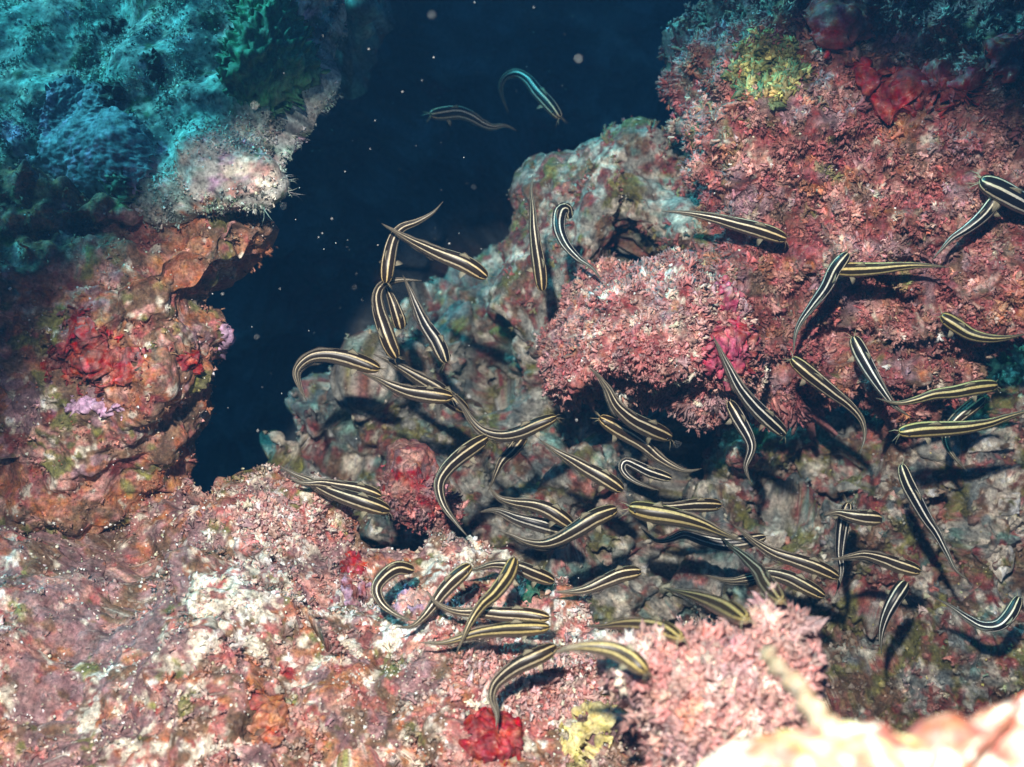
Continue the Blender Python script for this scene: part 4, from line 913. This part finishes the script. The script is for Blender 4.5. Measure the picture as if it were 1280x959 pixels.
# over the pink floor
Fh('tightly curled catfish at the left of the floor group', [(516, 712), (497, 710), (481, 720), (471, 735), (476, 752), (490, 765), (508, 774), (520, 776)], .66, 25, 'U', R=9.5)
Fh('catfish climbing to the upper right from the curled one\'s tail', [(588, 707), (571, 722), (554, 740), (543, 755), (529, 772), (514, 783), (495, 784)], .65, 40, 'L', R=10)
Fh('catfish arched like a bridge behind the upright brown one, facing right', [(692, 726), (667, 717), (643, 708), (617, 706), (598, 711), (580, 714)], .67, 45, 'U', R=9.5)
Fh('upright brown catfish crossing in front of the bridge-shaped one', [(643, 698), (635, 719), (619, 741), (602, 757), (588, 778), (578, 800), (571, 816)], .63, 35, 'L', R=10, skin='y')
Fh('upper of the two level catfish on the pink floor, its tail flicked up', [(686, 772), (657, 769), (628, 768), (606, 766), (573, 765), (552, 758), (539, 747), (534, 738)], .625, 48, 'U', R=9.5)
Fh('lower of the two level catfish on the pink floor, facing right', [(686, 784), (656, 786), (624, 788), (595, 792), (573, 799), (551, 804), (525, 803)], .61, 52, 'U', R=9.5, skin='y')
Fh('frontmost catfish bent down right over the pink turf, behind the hooked one', [(808, 840), (788, 824), (766, 813), (740, 809), (714, 810), (692, 817)], .57, 58, 'U', R=12, skin='y')
Fh('hooked catfish with its tail curling down over the brick red sponge', [(694, 808), (677, 818), (650, 831), (631, 844), (618, 858), (615, 874), (621, 892), (620, 910)], .58, 48, 'U', R=11)
Fh('catfish lying on the left of the floor below the dark water, facing right', [(486, 638), (463, 631), (434, 622), (410, 613), (388, 602), (366, 592), (349, 582)], .71, 45, 'U', R=10.5)
Fh('catfish close behind the one on the left of the floor, only its back showing', [(476, 620), (449, 613), (423, 608), (401, 604), (379, 604), (362, 598)], .74, 45, 'U', R=9.5)
Fh('thin catfish hanging straight down against the maroon rock', [(678, 363), (675, 340), (670, 309), (667, 283), (666, 261), (664, 240), (666, 220)], .78, 30, 'R', R=9)
Fh('catfish with a hooked head at the top, beside the thin hanging one', [(712, 272), (707, 261), (700, 266), (699, 285), (707, 305), (723, 323), (740, 335), (752, 350)], .79, 15, 'L', R=9, skin='b')
# far into the dark water
Fh('farther blue catfish bent like a hook high in the dark water', [(700, 147), (686, 130), (671, 114), (659, 99), (645, 92), (631, 97), (626, 110), (629, 124), (635, 140)], 0.92, 40, 'R', R=8, skin='b', dtail=.98)
Fh('farther blue catfish facing left near the overhang in the dark water', [(538, 143), (554, 142), (573, 141), (589, 146), (604, 155), (617, 159), (631, 157), (645, 163)], 0.93, 40, 'U', R=8.5, skin='b', dtail=.97)

# ================================================================== drifting motes
mv, mf = [], []
for k in range(300):
    px_, py_ = rng.uniform(-40, 1320), rng.uniform(-40, 900)
    if k < 190: px_, py_ = rng.uniform(250, 860), rng.uniform(0, 560)
    d = rng.uniform(.5, 1.2); c = P(px_, py_, d); r = rng.uniform(.00012, .0005)
    if k < 14: d = rng.uniform(.30, .42); c = P(px_, py_, d); r = rng.uniform(.00015, .0004)
    b = len(mv)
    mv += [c + r * np.array(v_) for v_ in ((1, 0, 0), (-1, 0, 0), (0, 1, 0), (0, -1, 0), (0, 0, 1), (0, 0, -1))]
    mf += [(b + i, b + j, b + l_) for (i, j, l_) in ((0, 2, 4), (2, 1, 4), (1, 3, 4), (3, 0, 4), (2, 0, 5), (1, 2, 5), (3, 1, 5), (0, 3, 5))]
me = np_mesh('drifting_motes', W(np.array(mv)), None, mf, np.tile(np.array([.7, .72, .7]), (len(mv), 1)))
o = link('drifting_motes', me, M_TUFT); tag(o, kind='stuff')

# ================================================================== the water itself
allv = [W(R['V']) for R in ROCKS.values()]
lo = np.min([v.min(0) for v in allv], 0); hi = np.max([v.max(0) for v in allv], 0)
lo = np.minimum(lo, [-1.2, -.6, 0]) - [.3, .3, 1.0]; hi = np.maximum(hi, [1.2, 0, 1.2]) + [.3, .3, .12]
x0, y0, z0 = lo; x1, y1, z1 = hi
hv = [(x0, y0, z0), (x1, y0, z0), (x1, y1, z0), (x0, y1, z0), (x0, y0, z1), (x1, y0, z1), (x1, y1, z1), (x0, y1, z1)]
hf = [(0, 3, 2, 1), (4, 5, 6, 7), (0, 1, 5, 4), (1, 2, 6, 5), (2, 3, 7, 6), (3, 0, 4, 7)]
hm = bpy.data.meshes.new('haze'); hm.from_pydata(hv, [], hf); hm.update()
mw = bpy.data.materials.new('sea_water'); t, n, l = nodes(mw)
pv = n.new('ShaderNodeVolumePrincipled'); pv.inputs['Color'].default_value = (.025, .10, .23, 1)
pv.inputs['Density'].default_value = 0.22; pv.inputs['Anisotropy'].default_value = 0.3
o_ = n.new('ShaderNodeOutputMaterial'); l.new(pv.outputs['Volume'], o_.inputs['Volume'])
haze = link('haze', hm, mw); tag(haze, kind='stuff')
